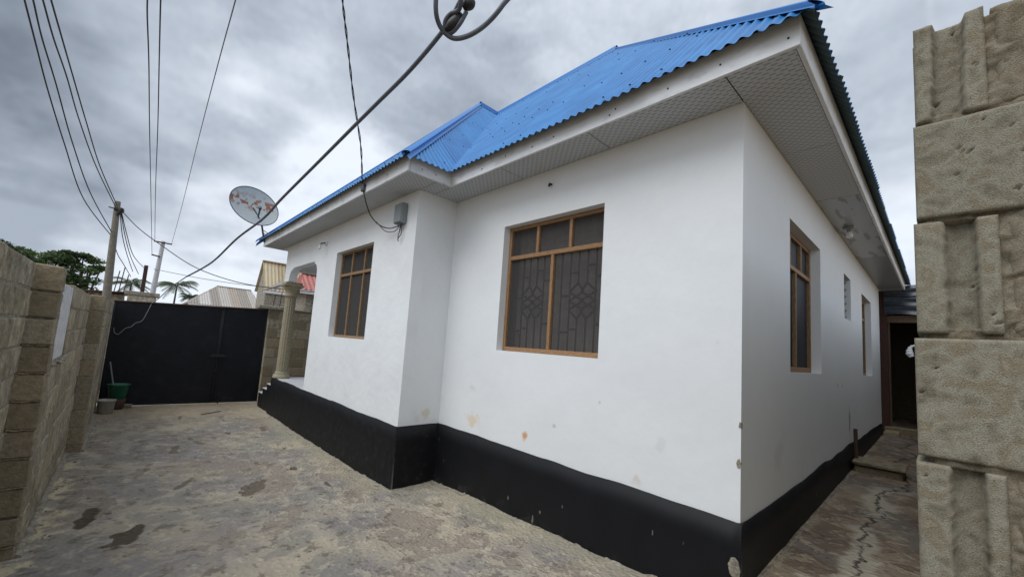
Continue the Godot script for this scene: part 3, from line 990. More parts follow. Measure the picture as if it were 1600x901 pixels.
func build_ground():
	var g = G.new()
	g.quad(Vector3(-400, -0.16, 400), Vector3(400, -0.16, 400), Vector3(400, -0.16, -400), Vector3(-400, -0.16, -400))
	struct("ground", g, M.earth)
	var px = 0.0084
	var p = ground_pictures(-10.4, 3.0, -0.3, 3.62, px, false)
	var m = img_mat("yard_cement", p[0], 0.78, p[1], 5.0)
	struct("courtyard_paving", ground_sheet(-10.4, 3.0, -0.3, 3.62, 0.04, func(x, z): return (x < -0.1 and z < -0.1) or (x < -3.4 and z < 0.4) or (x > 0.95 and z < 1.4)), m)
	p = ground_pictures(-0.1, 1.0, -13.0, -0.3, 0.010, true)
	m = img_mat("alley_cement", p[0], 0.7, p[1], 5.0)
	struct("alley_paving", ground_sheet(-0.1, 1.0, -13.0, -0.3, 0.05, func(x, z): return false), m)

func build_grit():
	var r := RandomNumberGenerator.new(); r.seed = 77
	var g = G.new()
	for i in 420:
		var x = r.randf_range(-9.6, 0.7)
		var z = r.randf_range(0.7, 3.1)
		var f = r.randf()
		if f < 0.35: z = 3.26 - absf(r.randfn()) * 0.09 if x > -6.4 else 3.12 - absf(r.randfn()) * 0.07
		elif f < 0.6: z = (0.64 if x < -3.2 else 0.08) + absf(r.randfn()) * 0.08
		elif x > -3.2 and f > 0.85: z = r.randf_range(0.1, 2.4)
		if x > 0.78 and z < 1.8: continue
		var s = r.randf_range(0.003, 0.009) * (2.0 if r.randf() < 0.06 else 1.0)
		var c = Vector3(x, ground_h(x, z) + s * 0.3, z)
		var h = Vector3(s * r.randf_range(0.8, 1.6), s * 0.6, s * r.randf_range(0.8, 1.4))
		g.box(c - h, c + h, s * 0.3, s * 0.2, r)
	var o = obj("grit", g, M.mortar)
	tag(o, "crumbs of mortar and grit lying on the cement yard", "grit")
	o.set_meta("kind", "stuff")

func slope(parent, called, o, u, inward, tn, plan, mats, under, over = 0.0):
	var k = sqrt(1.0 + tn * tn)
	var v = (inward + Vector3.UP * tn) / k
	var poly = plan.map(func(q): return Vector2(q.x, q.y * k))
	iron_slope(parent, called, o, u, v, poly, mats, under, 0.076, 0.009, 0.76, 8, over)
	# fixing screws along the purlins
	var g = G.new()
	var n = u.cross(v).normalized()
	if n.y < 0: n = -n
	for row in [0.10, 0.72, 1.05, 1.75, 2.45, 3.0]:
		var uu = -4.0
		while uu < 11.0:
			var r = clip_v(poly, uu)
			var y = row * k
			if r[0] < y - 0.05 and r[1] > y + 0.05 and rng.randf() < 0.6:
				var c = o + u * (round(uu / 0.076) * 0.076) + v * (y + rng.randf_range(-0.02, 0.02)) + n * 0.011
				g.lathe([Vector2(0.009, 0.0), Vector2(0.008, 0.005), Vector2(0.003, 0.008)], c, 6)
			uu += 0.228
	if g.n:
		var s = obj("roof_screws", g, M.screw_head, parent)
		s.set_meta("kind", "stuff")

func build_house():
	var H = thing("house", "white rendered bungalow with black painted plinth and steep blue iron roof", "house")
	var yb = -0.2
	var top = 3.41
	var hh = top - yb
	var rust = Vector3(206, 152, 108)
	# walls
	var pic = wall_picture(720, 800, 3.227, hh, [[0.62, top - 0.80, 0.10, Vector3(222, 190, 148), 0.45, 0.8], [1.39, top - 0.79, 0.042, rust, 0.95, 0.8], [0.55, top - 1.15, 0.07, Vector3(190, 188, 186), 0.3, 1.0], [2.72, top - 1.0, 0.03, Vector3(200, 200, 202), 0.25, 1.5], [1.75, top - 0.95, 0.02, Vector3(170, 170, 172), 0.5, 1.0], [2.55, top - 0.72, 0.05, Vector3(198, 190, 178), 0.5, 1.0], [3.08, top - 1.75, 0.02, Vector3(200, 200, 203), 0.25, 1.0], [2.2, top - 1.22, 0.02, Vector3(160, 160, 164), 0.5, 1.0]], 0.10, 500)
	var fm = img_mat("front_paint", pic, 0.75)
	fm.normal_enabled = true
	var w2 = Rect2(0.922, 1.575 - yb, 1.246, 1.342)
	obj("front_wall", wall_panel(Vector3(-3.227, yb, 0), Vector3.RIGHT, Vector3.BACK, 3.227, hh, 0.15, [w2]), fm, H)
	fm.normal_texture = ntex(noise(12, 0.02, 5), null, 512, true, 3.0)
	fm.normal_scale = 0.12
	var w1 = Rect2(-5.616 + 6.478, 1.575 - yb, 1.309, 1.342)
	obj("front_wall", wall_panel(Vector3(-6.478, yb, 0.559), Vector3.RIGHT, Vector3.BACK, 3.251, hh, 0.15, [w1]), M.white_paint, H)
	pic = wall_picture(100, 800, 0.409, hh, [[0.20, top - 0.76, 0.05, Vector3(206, 196, 160), 0.5, 1.6], [0.08, top - 0.74, 0.05, Vector3(208, 200, 176), 0.4, 1.2]], 0.2, 520)
	obj("return_wall", wall_panel(Vector3(-3.227, yb, 0.409), Vector3.FORWARD, Vector3.RIGHT, 0.409, hh, 0.15, []), img_mat("return_paint", pic, 0.75), H)
	pic = wall_picture(900, 400, 8.61, hh, [[0.75, top - 0.98, 0.12, Vector3(150, 142, 128), 0.12, 1.3], [1.6, top - 2.1, 0.03, Vector3(160, 160, 164), 0.5, 1.0], [3.4, top - 1.45, 0.03, Vector3(130, 130, 134), 0.6, 1.0], [3.75, top - 1.43, 0.03, Vector3(130, 130, 134), 0.6, 1.0], [4.3, top - 1.0, 0.06, Vector3(120, 116, 108), 0.6, 3.0]], 0.75, 540)
	var sm = img_mat("side_paint", pic, 0.75)
	var sA = Rect2(1.25 - 0.15, 1.575 - yb, 1.326, 1.342)
	var sV = Rect2(4.179 - 0.15, 2.33 - yb, 0.60, 0.61)
	var sB = Rect2(5.978 - 0.15, 1.575 - yb, 1.296, 1.342)
	obj("side_wall", wall_panel(Vector3(0, yb, -0.15), Vector3.FORWARD, Vector3.RIGHT, 8.61, hh, 0.15, [sA, sV, sB]), sm, H)
	obj("porch_wall", wall_panel(Vector3(-6.478, yb, -1.5), Vector3.BACK, Vector3.LEFT, 1.909, hh, 0.15, []), M.white_paint, H)
	obj("porch_wall", wall_panel(Vector3(-8.448, yb, -1.5), Vector3.RIGHT, Vector3.BACK, 1.97, hh, 0.15, []), M.white_paint, H)
	obj("end_wall", wall_panel(Vector3(-8.448, yb, -8.76), Vector3.BACK, Vector3.LEFT, 7.11, hh, 0.15, []), M.white_paint, H)
	obj("rear_wall", wall_panel(Vector3(-8.298, yb, -8.76), Vector3.RIGHT, Vector3.FORWARD, 8.148, hh, 0.15, []), M.white_paint, H)
	# floors and ceiling inside
	var g = G.new(); g.box(Vector3(-8.25, 0.4, -8.6), Vector3(-0.16, 0.62, -0.16)); g.box(Vector3(-6.3, 0.4, -0.155), Vector3(-3.39, 0.62, 0.4))
	obj("floor", g, M.dark_room, H)
	g = G.new(); g.box(Vector3(-8.45, 3.412, -8.78), Vector3(0.01, 3.44, 0.01)); g.box(Vector3(-8.45, 3.412, 0.011), Vector3(-3.2, 3.44, 0.565))
	obj("ceiling", g, M.dark_room, H)
	# two rooms parted so that no light runs through
	g = G.new(); g.box(Vector3(-3.4, 0.62, -8.6), Vector3(-3.3, 3.41, -0.155)); g.box(Vector3(-3.29, 0.62, -3.4), Vector3(-0.155, 3.41, -3.3))
	obj("partition", g, M.dark_room, H)
	# a dark box behind the toilet ventilator
	# porch: slab, beam with rounded shoulders, fluted column
	g = G.new(); g.box(Vector3(-8.446, 0.3, -1.498), Vector3(-6.48, 0.64, 0.557), 0.006)
	obj("porch_floor", g, M.porch_floor, H)
	var pts = [Vector2(-6.479, 3.41), Vector2(-8.448, 3.41), Vector2(-8.448, 2.63), Vector2(-8.15, 2.63)]
	for k in 9:
		var a = PI / 2.0 * k / 8.0
		pts.append(Vector2(-7.93 - 0.20 * cos(a), 2.66 + 0.20 * sin(a)))
	pts.append(Vector2(-7.90, 2.893)); pts.append(Vector2(-6.64, 2.893))
	for k in 9:
		var a = PI / 2.0 * (1.0 - k / 8.0)
		pts.append(Vector2(-6.66 + 0.18 * cos(a), 2.66 + 0.20 * sin(a)))
	g = G.new(); g.plate(pts, 0.409, 0.559)
	obj("porch_beam", g, M.white_paint, H)
	g = G.new(); g.box(Vector3(-8.448, 2.893, -1.35), Vector3(-8.298, 3.41, 0.408))
	obj("porch_beam", g, M.white_paint, H)
	var col = group_part("column", H)
	g = G.new(); g.lathe([Vector2(0.112, 0.13), Vector2(0.108, 0.9), Vector2(0.104, 1.70)], Vector3(-8.30, 0.64, 0.43), 56, 14, 0.013, 0, 2)
	obj("shaft", g, M.column_paint, col)
	g = G.new(); g.lathe([Vector2(0.0, 0.0), Vector2(0.165, 0.0), Vector2(0.165, 0.035), Vector2(0.15, 0.05), Vector2(0.145, 0.075), Vector2(0.128, 0.085), Vector2(0.132, 0.105), Vector2(0.122, 0.13), Vector2(0.10, 0.132)], Vector3(-8.30, 0.64, 0.43), 32)
	obj("base", g, M.column_paint, col)
	g = G.new(); g.lathe([Vector2(0.10, 1.68), Vector2(0.122, 1.69), Vector2(0.124, 1.72), Vector2(0.112, 1.735), Vector2(0.116, 1.78), Vector2(0.138, 1.84), Vector2(0.178, 1.885), Vector2(0.182, 1.905), Vector2(0.0, 1.905)], Vector3(-8.30, 0.64, 0.43), 32)
	g.box(Vector3(-8.50, 2.545, 0.24), Vector3(-8.11, 2.582, 0.62), 0.006); g.box(Vector3(-8.47, 2.582, 0.27), Vector3(-8.14, 2.63, 0.59), 0.006)
	obj("capital", g, M.column_paint, col)
	for i in 3:
		g = G.new(); g.box(Vector3(-8.448 - 0.31 * (i + 1), -0.15, -0.9), Vector3(-8.448 - 0.31 * i, 0.46 - 0.125 * i, 0.56), 0.008)
		obj("porch_step", g, M.plinth_paint, H)
		g = G.new(); g.box(Vector3(-8.452 - 0.31 * (i + 1), 0.461 - 0.125 * i, -0.91), Vector3(-8.462 - 0.31 * i, 0.481 - 0.125 * i, 0.568), 0.005)
		obj("step_tread", g, M.porch_floor, H)
	# black paint band
	M.plinth_paint.metallic_specular = 0.35
	var pl = img_mat("plinth_front", plinth_picture(800, 160, 600), 0.55)
	pl.metallic_specular = 0.35
	var pl2 = img_mat("plinth_side", plinth_picture(1200, 90, 620), 0.55)
	pl2.metallic_specular = 0.35
	obj("plinth", plinth_band(Vector3(-3.215, 0, 0), Vector3(0.012, 0, 0), Vector3.BACK, 0.642, -0.15, 0.014, 611), pl, H)
	obj("plinth", plinth_band(Vector3(-8.448, 0, 0.559), Vector3(-3.213, 0, 0.559), Vector3.BACK, 0.638, -0.2, 0.012, 612), M.plinth_paint, H)
	obj("plinth", plinth_band(Vector3(-3.227, 0, 0.573), Vector3(-3.227, 0, 0.0), Vector3.RIGHT, 0.642, -0.15, 0.012, 613), M.plinth_paint, H)
	obj("plinth", plinth_band(Vector3(0, 0, 0.014), Vector3(0, 0, -8.76), Vector3.RIGHT, 0.645, -0.1, 0.045, 614, 0.45), pl2, H)
	obj("plinth", plinth_band(Vector3(-8.448, 0, 0.573), Vector3(-8.448, 0, -8.76), Vector3.LEFT, 0.636, -0.2, 0.01, 615), M.plinth_paint, H)
	for s in [[Vector3(-3.2, 0, 0.045), Vector3(-0.35, 0, 0.04)], [Vector3(-8.4, 0, 0.605), Vector3(-3.21, 0, 0.60)], [Vector3(-3.185, 0, 0.57), Vector3(-3.19, 0, 0.06)], [Vector3(0.045, 0, -0.2), Vector3(0.04, 0, -4.2)]]:
		var path = []; var rad = []
		var n = int((s[1] - s[0]).length() / 0.035)
		for i in n + 1:
			var q = s[0].lerp(s[1], float(i) / n)
			q.y = ground_h(q.x, q.z) - 0.004 + rng.randf_range(-0.006, 0.003)
			q += Vector3(0, 0, rng.randf_range(-0.008, 0.010)) if absf(s[0].x - s[1].x) > 0.1 else Vector3(rng.randf_range(-0.008, 0.010), 0, 0)
			path.append(q); rad.append(rng.randf_range(0.004, 0.020))
		g = G.new(); g.tube(path, rad, 6)
		obj("mortar_fillet", g, M.mortar, H)
	# knocks on the corner
	g = G.new(); g.plate([Vector2(-0.020, 0.975), Vector2(-0.004, 0.97), Vector2(0.001, 1.0), Vector2(-0.006, 1.03), Vector2(-0.018, 1.022), Vector2(-0.024, 1.0)], -0.02, 0.003)
	obj("plaster_patch", g, M.mortar, H)
	g = G.new(); g.plate([Vector2(-0.04, 0.44), Vector2(-0.055, 0.40), Vector2(-0.045, 0.35), Vector2(-0.02, 0.325), Vector2(0.006, 0.335), Vector2(0.012, 0.38), Vector2(0.0, 0.425), Vector2(-0.02, 0.445)], 0.0, 0.037)
	obj("plaster_patch", g, M.mortar, H)
	g = G.new(); g.plate([Vector2(-0.014, 1.22), Vector2(0.002, 1.215), Vector2(0.002, 1.25), Vector2(-0.008, 1.255)], -0.02, 0.002)
	obj("plaster_patch", g, M.mortar, H)
	g = G.new(); g.tube([Vector3(-1.671, 3.235, 0.0), Vector3(-1.671, 3.235, 0.03), Vector3(-1.671, 3.21, 0.04)], 0.012, 6)
	obj("wall_hook", g, M.black_plastic, H)
	# windows
	make_window(H, Vector3(-2.305, 1.575, 0), 0.0, 1.246, 1.342, 3, 2, 1.0, M.timber_upright, M.timber_rail, M.insect_mesh, true, "timber window with iron grille of diamond knots", 0.85)
	make_window(H, Vector3(-5.616, 1.575, 0.559), 0.0, 1.309, 1.342, 3, 3, 0.98, M.pale_timber, M.pale_timber, M.insect_mesh, false, "timber window of six lights with grey mesh", 0.72)
	make_window(H, Vector3(0, 1.575, -1.25), PI / 2.0, 1.326, 1.342, 3, 2, 1.0, M.pale_timber, M.timber_rail, M.dark_mesh, false, "dark side window with pale timber")
	make_window(H, Vector3(0, 1.575, -5.978), PI / 2.0, 1.296, 1.342, 3, 2, 1.0, M.pale_timber, M.timber_rail, M.dark_mesh, false, "dark side window at the far end of the alley")
	var vent = group_part("ventilator", H)
	g = G.new(); g.box(Vector3(-0.145, 2.33, -4.779), Vector3(-0.10, 2.94, -4.179))
	obj("backing", g, M.dark_room, vent)
	for k in 6:
		g = G.new(); g.obox(Transform3D(Basis(Vector3.BACK, 0.6), Vector3(-0.07, 2.38 + k * 0.1, -4.479)), Vector3(0.06, 0.006, 0.598))
		obj("louvre", g, M.meter_grey, vent)
	build_roof(H)

func build_roof(H):
	var R = group_part("roof", H)
	var B = [M.roof_blue0, M.roof_blue1, M.roof_blue2]
	var U = M.roof_underside
	var y0 = 3.52
	slope(R, "roof_sheet", Vector3(-2.77, y0, 0.46), Vector3.RIGHT, Vector3.FORWARD, 1.033, [Vector2(0, 0), Vector2(3.23, 0), Vector2(-0.03, 3.31), Vector2(-3.105, 3.31)], B, U, 0.01)
	slope(R, "roof_sheet", Vector3(-2.77, y0, 1.015), Vector3.FORWARD, Vector3.LEFT, 1.10, [Vector2(0, 0), Vector2(0.555, 0), Vector2(3.865, 3.105), Vector2(3.325, 3.105)], B, U, 0.01)
	slope(R, "roof_sheet", Vector3(-8.98, y0, 1.015), Vector3.RIGHT, Vector3.FORWARD, 1.027, [Vector2(0, 0), Vector2(6.21, 0), Vector2(3.105, 3.325)], B, U, 0.01)
	slope(R, "roof_sheet", Vector3(-8.98, y0, -9.2), Vector3.BACK, Vector3.RIGHT, 1.10, [Vector2(0, 0), Vector2(10.215, 0), Vector2(6.89, 3.105), Vector2(3.18, 3.105)], B, U, 0.01)
	slope(R, "roof_sheet", Vector3(0.46, y0, 0.46), Vector3.FORWARD, Vector3.LEFT, 1.049, [Vector2(0, 0), Vector2(9.66, 0), Vector2(6.4, 3.26), Vector2(3.31, 3.26)], B, U, 0.012)
	slope(R, "roof_sheet", Vector3(0.46, y0, -9.2), Vector3.LEFT, Vector3.BACK, 1.075, [Vector2(0, 0), Vector2(9.44, 0), Vector2(6.335, 3.18), Vector2(3.26, 3.18)], B, U, 0.0)
	var g = G.new(); g.box(Vector3(-5.87, 6.88, -6.02), Vector3(-2.81, 6.915, -2.86))
	obj("roof_deck", g, M.ridge_blue, R)
	var P = Vector3(-2.80, 6.94, -2.85); var Q = Vector3(-5.875, 6.94, -2.85); var A = Vector3(-5.875, 6.94, -2.31)
	var dF = Vector3(0, -1.033, 1).normalized(); var dR = Vector3(1, -1.05, 0).normalized(); var dL = Vector3(-1, -1.1, 0).normalized()
	obj("hip_cap", roof_cap(Vector3(0.475, 3.515, 0.475), P, dF, dR, 0.042, 0.10), M.ridge_blue, R)
	obj("ridge_cap", roof_cap(P, Q, dF, Vector3(0, -0.4, -1).normalized(), 0.04, 0.13), M.ridge_blue, R)
	obj("hip_cap", roof_cap(Vector3(-2.73, 3.49, 1.055), A, dF, dR, 0.045, 0.14), M.ridge_blue, R)
	obj("hip_cap", roof_cap(Vector3(-9.02, 3.49, 1.055), A, dL, dF, 0.045, 0.14), M.ridge_blue, R)
	obj("ridge_cap", roof_cap(A, Q, dR, dL, 0.04, 0.13), M.ridge_blue, R)
	# fascia boards
	var F = group_part("fascia", H)
	var y1 = 3.386; var y2 = 3.575
	var run = func(a, b, th, len):     # a, b outer-face ends; th thickness direction
		var L = (b - a).length()
		var n = int(ceil(L / len))
		for i in n:
			var p = a.lerp(b, float(i) / n); var q = a.lerp(b, float(i + 1) / n)
			var d = (q - p).normalized() * 0.0015
			p += d; q -= d
			var lo = Vector3(minf(p.x, q.x), y1, minf(p.z, q.z)); var hi = Vector3(maxf(p.x, q.x), y2, maxf(p.z, q.z))
			lo += Vector3(minf(th.x, 0), 0, minf(th.z, 0)); hi += Vector3(maxf(th.x, 0), 0, maxf(th.z, 0))
			var bg = G.new(); bg.box(lo, hi, 0.003)
			obj("fascia_board", bg, M.fascia_paint, F)
	run.call(Vector3(-2.84, 0, 0.385), Vector3(0.385, 0, 0.385), Vector3(0, 0, -0.025), 3.4)
	run.call(Vector3(0.385, 0, 0.359), Vector3(0.385, 0, -9.15), Vector3(-0.025, 0, 0), 3.0)
	run.call(Vector3(-2.842, 0, 0.918), Vector3(-2.842, 0, 0.361), Vector3(-0.025, 0, 0), 3.0)
	run.call(Vector3(-8.911, 0, 0.944), Vector3(-2.842, 0, 0.944), Vector3(0, 0, -0.025), 2.4)
	run.call(Vector3(-8.911, 0, 0.918), Vector3(-8.911, 0, -9.15), Vector3(0.025, 0, 0), 3.0)
	for q in [[0.33, 3.45, 0.386], [-0.02, 3.465, 0.386], [-0.35, 3.455, 0.386], [-0.75, 3.47, 0.386], [-0.80, 3.44, 0.386], [-1.35, 3.46, 0.386], [-1.6, 3.45, 0.386], [-1.95, 3.47, 0.386], [-2.3, 3.44, 0.386], [-3.3, 3.46, 0.945], [-4.6, 3.45, 0.945], [-5.9, 3.46, 0.945]]:
		g = G.new(); g.tube([Vector3(q[0], q[1], q[2] - 0.004), Vector3(q[0], q[1], q[2] + 0.004)], 0.006, 8)
		obj("bolt_head", g, M.screw_head, F)
	for q in [[0.60], [0.78]]:
		g = G.new(); g.tube([Vector3(-2.846, 3.45, q[0]), Vector3(-2.835, 3.45, q[0])], 0.006, 8)
		obj("bolt_head", g, M.screw_head, F)
	# ceiling boards under the eaves
	var Sf = group_part("soffit", H)
	var wv = weave_pictures()
	var wm = img_mat("weave_board", wv[0], 0.75, wv[1], 3.0)
	wm.uv1_triplanar = true; wm.uv1_world_triplanar = true; wm.uv1_scale = Vector3.ONE * 16.667
	var plain = M.white_paint
	var pic = soffit_picture()
	var pv = img_mat("smooth_board", pic, 0.3)
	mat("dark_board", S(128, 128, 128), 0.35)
	var panel = func(x0, x1, z0, z1, m, uvx = false):
		var bg = G.new()
		var e = 0.004
		bg.quad(Vector3(x0 + e, 3.392, z0 + e), Vector3(x1 - e, 3.392, z0 + e), Vector3(x1 - e, 3.392, z1 - e), Vector3(x0 + e, 3.392, z1 - e), Vector2(0, 1), Vector2(1, 1), Vector2(1, 0), Vector2(0, 0))
		bg.box(Vector3(x0 + e, 3.393, z0 + e), Vector3(x1 - e, 3.400, z1 - e))
		obj("soffit_board", bg, m, Sf)
	var xs = [-3.227, -2.05, -1.02, 0.0]
	for i in 3: panel.call(xs[i], xs[i + 1], 0.0, 0.36, wm)
	panel.call(-3.227, -2.867, 0.36, 0.559, wm)
	var n = 5
	for i in n: panel.call(lerpf(-8.886, -2.867, float(i) / n), lerpf(-8.886, -2.867, float(i + 1) / n), 0.559, 0.919, wm)
	panel.call(0.0, 0.36, -1.0, 0.36, wm)
	panel.call(0.0, 0.36, -2.35, -1.0, wm)
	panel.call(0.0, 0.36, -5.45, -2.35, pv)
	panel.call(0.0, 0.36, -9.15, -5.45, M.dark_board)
	for i in 6: panel.call(-8.886, -8.448, lerpf(-9.15, 0.559, i / 6.0), lerpf(-9.15, 0.559, (i + 1) / 6.0), plain)
	panel.call(-8.298, -6.478, -1.5, 0.409, plain)
	panel.call(-8.886, 0.36, -9.15, -8.78, plain)

func build_left_wall():
	var W = thing("boundary_wall", "long stepped sandcrete block wall with smeared mortar running to the gate", "wall")
	var B = [M.block0, M.block1, M.block2, M.block3, M.block4]
	var Sm = [M.smear0, M.smear1, M.smear2]
	var N = Vector3.FORWARD
	var core = func(x0, x1, y1, z0):
		var g = G.new(); g.box(Vector3(x0, -0.2, z0 + 0.007), Vector3(x1, y1 - 0.012, z0 + 0.143))
		obj("mortar", g, M.mortar, W)
	block_run(W, Vector3(1.2, -0.13, 3.45), Vector3.LEFT, N, 4.498, 2.09, 0.15, 0.19, 0.45, Sm, null, true, 3)
	core.call(-3.29, 1.19, 1.96, 3.45)
	block_run(W, Vector3(-3.3, -0.13, 3.31), Vector3.LEFT, N, 0.16, 2.09, 0.15, 0.19, 9.0, [M.block0, M.block1, M.block3, M.block4], null, true, 5)
	core.call(-3.455, -3.330, 1.96, 3.31)
	var cg = G.new(); cg.box(Vector3(-3.5, -0.2, 3.456), Vector3(-3.330, 1.94, 3.595))
	obj("mortar", cg, M.mortar, W)
	cg = G.new(); cg.box(Vector3(-6.6, -0.2, 3.316), Vector3(-6.402, 1.87, 3.455))
	obj("mortar", cg, M.mortar, W)
	block_run(W, Vector3(-3.46, -0.17, 3.312), Vector3.LEFT, N, 0.76, 1.40, 0.15, 0.2, 0.45, Sm, null, true, 6)
	core.call(-4.22, -3.46, 1.23, 3.31)
	block_run(W, Vector3(-4.22, -0.17, 3.31), Vector3.LEFT, N, 2.18, 2.05, 0.15, 0.205, 0.45, Sm + [M.block2], null, true, 7)
	core.call(-6.39, -4.23, 1.88, 3.31)
	block_run(W, Vector3(-6.4, -0.2, 3.17), Vector3.LEFT, N, 0.16, 2.1, 0.15, 0.21, 9.0, [M.block0, M.block1, M.block3, M.block4], null, true, 8)
	block_run(W, Vector3(-6.565, -0.2, 3.172), Vector3.LEFT, N, 3.4, 2.1, 0.15, 0.21, 0.45, Sm, null, true, 9)
	core.call(-9.96, -6.41, 1.9, 3.17)
	# mortar slopped along the foot and on the broken ledge
	for s in [[-3.31, -6.38, 3.31], [-6.42, -9.9, 3.17]]:
		var path = []; var rad = []
		var x = s[0]
		while x > s[1]:
			path.append(Vector3(x, ground_h(x, 3.2) + rng.randf_range(-0.02, 0.004), s[2] + rng.randf_range(-0.012, 0.01)))
			rad.append(rng.randf_range(0.018, 0.055))
			x -= 0.06
		var g = G.new(); g.tube(path, rad, 8)
		obj("mortar_fillet", g, M.mortar, W)
	for i in 9:
		var g = G.new()
		var r2 := RandomNumberGenerator.new(); r2.seed = 70 + i
		var c = Vector3(-3.52 - 0.08 * i, 1.245 + r2.randf() * 0.012, 3.318 + r2.randf_range(-0.012, 0.008))
		g.box(c - Vector3(0.035, 0.018, 0.024), c + Vector3(0.035, 0.018, 0.024), 0.012, 0.010, r2)
		obj("mortar_lump", g, M.mortar, W)
	for q in [[-3.345, 3.308, 2.0, -0.08], [-6.44, 3.168, 1.95, -0.12]]:      # mortar trailed down the stepped edges
		var sm = obj("mortar_joint", mortar_lump(q[2], 0.05, 0.006, 95 + int(q[2] * 10), 0.008), M.mortar, W)
		sm.transform = Transform3D(Basis(Vector3.UP, Vector3.RIGHT, Vector3.FORWARD), Vector3(q[0], q[3], q[1]))
	for i in 9:   # squeezed joints on the stepped ends
		var y = 0.06 + 0.19 * i
		if rng.randf() < 0.75:
			var m = obj("mortar_lump", mortar_lump(0.13, 0.022, 0.006, 80 + i), M.block4, W)
			m.transform = Transform3D(Basis(Vector3.FORWARD, Vector3.UP, Vector3.RIGHT), Vector3(-3.301, y, 3.45))
	var bd = G.new(); bd.box(Vector3(-4.215, 1.245, 3.322), Vector3(-3.462, 1.85, 3.36), 0.006)
	tag(obj("board", bd, M.whitewash), "whitewashed board filling the gap at the top of the block wall", "board")

func build_right_wall():
	var W = thing("block_pillar", "end of a rough grey block wall with grooved blocks close by", "wall")
	var z = 1.63
	var g = G.new(); g.box(Vector3(0.845, 0.0, -13.0), Vector3(0.965, 2.36, z - 0.06)); g.box(Vector3(0.9, 0.0, z - 0.13), Vector3(3.0, 2.36, z - 0.055))
	obj("mortar", g, M.mortar, W)
	# courses seen close up: [bottom, top, left x, grooved?]
	var C = [[2.206, 2.445, 0.841, true, 0.052, 0.045], [1.976, 2.198, 0.836, false, 0, 0], [1.716, 1.966, 0.831, true, 0.069, 0.044], [1.450, 1.704, 0.826, false, 0, 0], [1.190, 1.436, 0.8225, true, 0.072, 0.044], [0.95, 1.18, 0.82, false, 0, 0], [0.71, 0.94, 0.82, true, 0.06, 0.044], [0.47, 0.70, 0.82, false, 0, 0], [0.23, 0.46, 0.82, true, 0.06, 0.044]]
	for i in C.size():
		var c = C[i]
		c[2] -= 0.010
		var h = c[1] - c[0]
		if c[3]:
			var w = 0.108 if i == 0 else 0.122
			var bm = close_block(Vector3(w, h, 0.40), 700 + i, c[4], c[5], 0.034, 0.0045 if i else 0.009, 0.0045 if i < 5 else 0.02, 0.03 if i == 0 else 0.0)
			obj("block", bm, M["bigblock%d" % (i % 2)], W, Vector3(c[2], c[0], z))
			bm = close_block(Vector3(0.44, h - 0.004, 0.12), 720 + i, -1.0, 0, 0, 0.02, 0.006 if i < 5 else 0.03)
			obj("block", bm, M.bigblock2, W, Vector3(c[2] + w + 0.010, c[0], z - 0.006))
		else:
			var bm = close_block(Vector3(0.45, h, 0.12), 700 + i, -1.0, 0, 0, 0.0045, 0.0045 if i < 5 else 0.03)
			obj("block", bm, M["bigblock%d" % (i % 3)], W, Vector3(c[2], c[0], z + 0.002))
	# mortar daubed over the joints: a rough skin standing proud in places, sunk in others
	obj("mortar_skin", mortar_skin(0.60, 1.40, z, 0.825, 1.02, C.filter(func(c): return c[3]).map(func(c): return [c[0], c[1], c[2] + c[4], c[5] * 0.5 + 0.012])), M.bigblock2, W)
	# the run of the wall along the alley and beyond the pillar
	var st = G.new()
	for j in 9:
		var y0 = 0.23 + 0.245 * j
		var zz = 1.2 - (0.2 if j % 2 else 0.0)
		while zz > -12.8:
			st.box(Vector3(0.828, y0, zz - 0.44), Vector3(0.843, y0 + 0.235, zz), 0.004)
			zz -= 0.45
		var xx = 1.42
		while xx < 2.8:
			st.box(Vector3(xx, y0, z - 0.03), Vector3(xx + 0.44, y0 + 0.235, z - 0.01), 0.004)
			xx += 0.45
	var o = obj("block_courses", st, M.block0, W)
	o.set_meta("kind", "stuff")

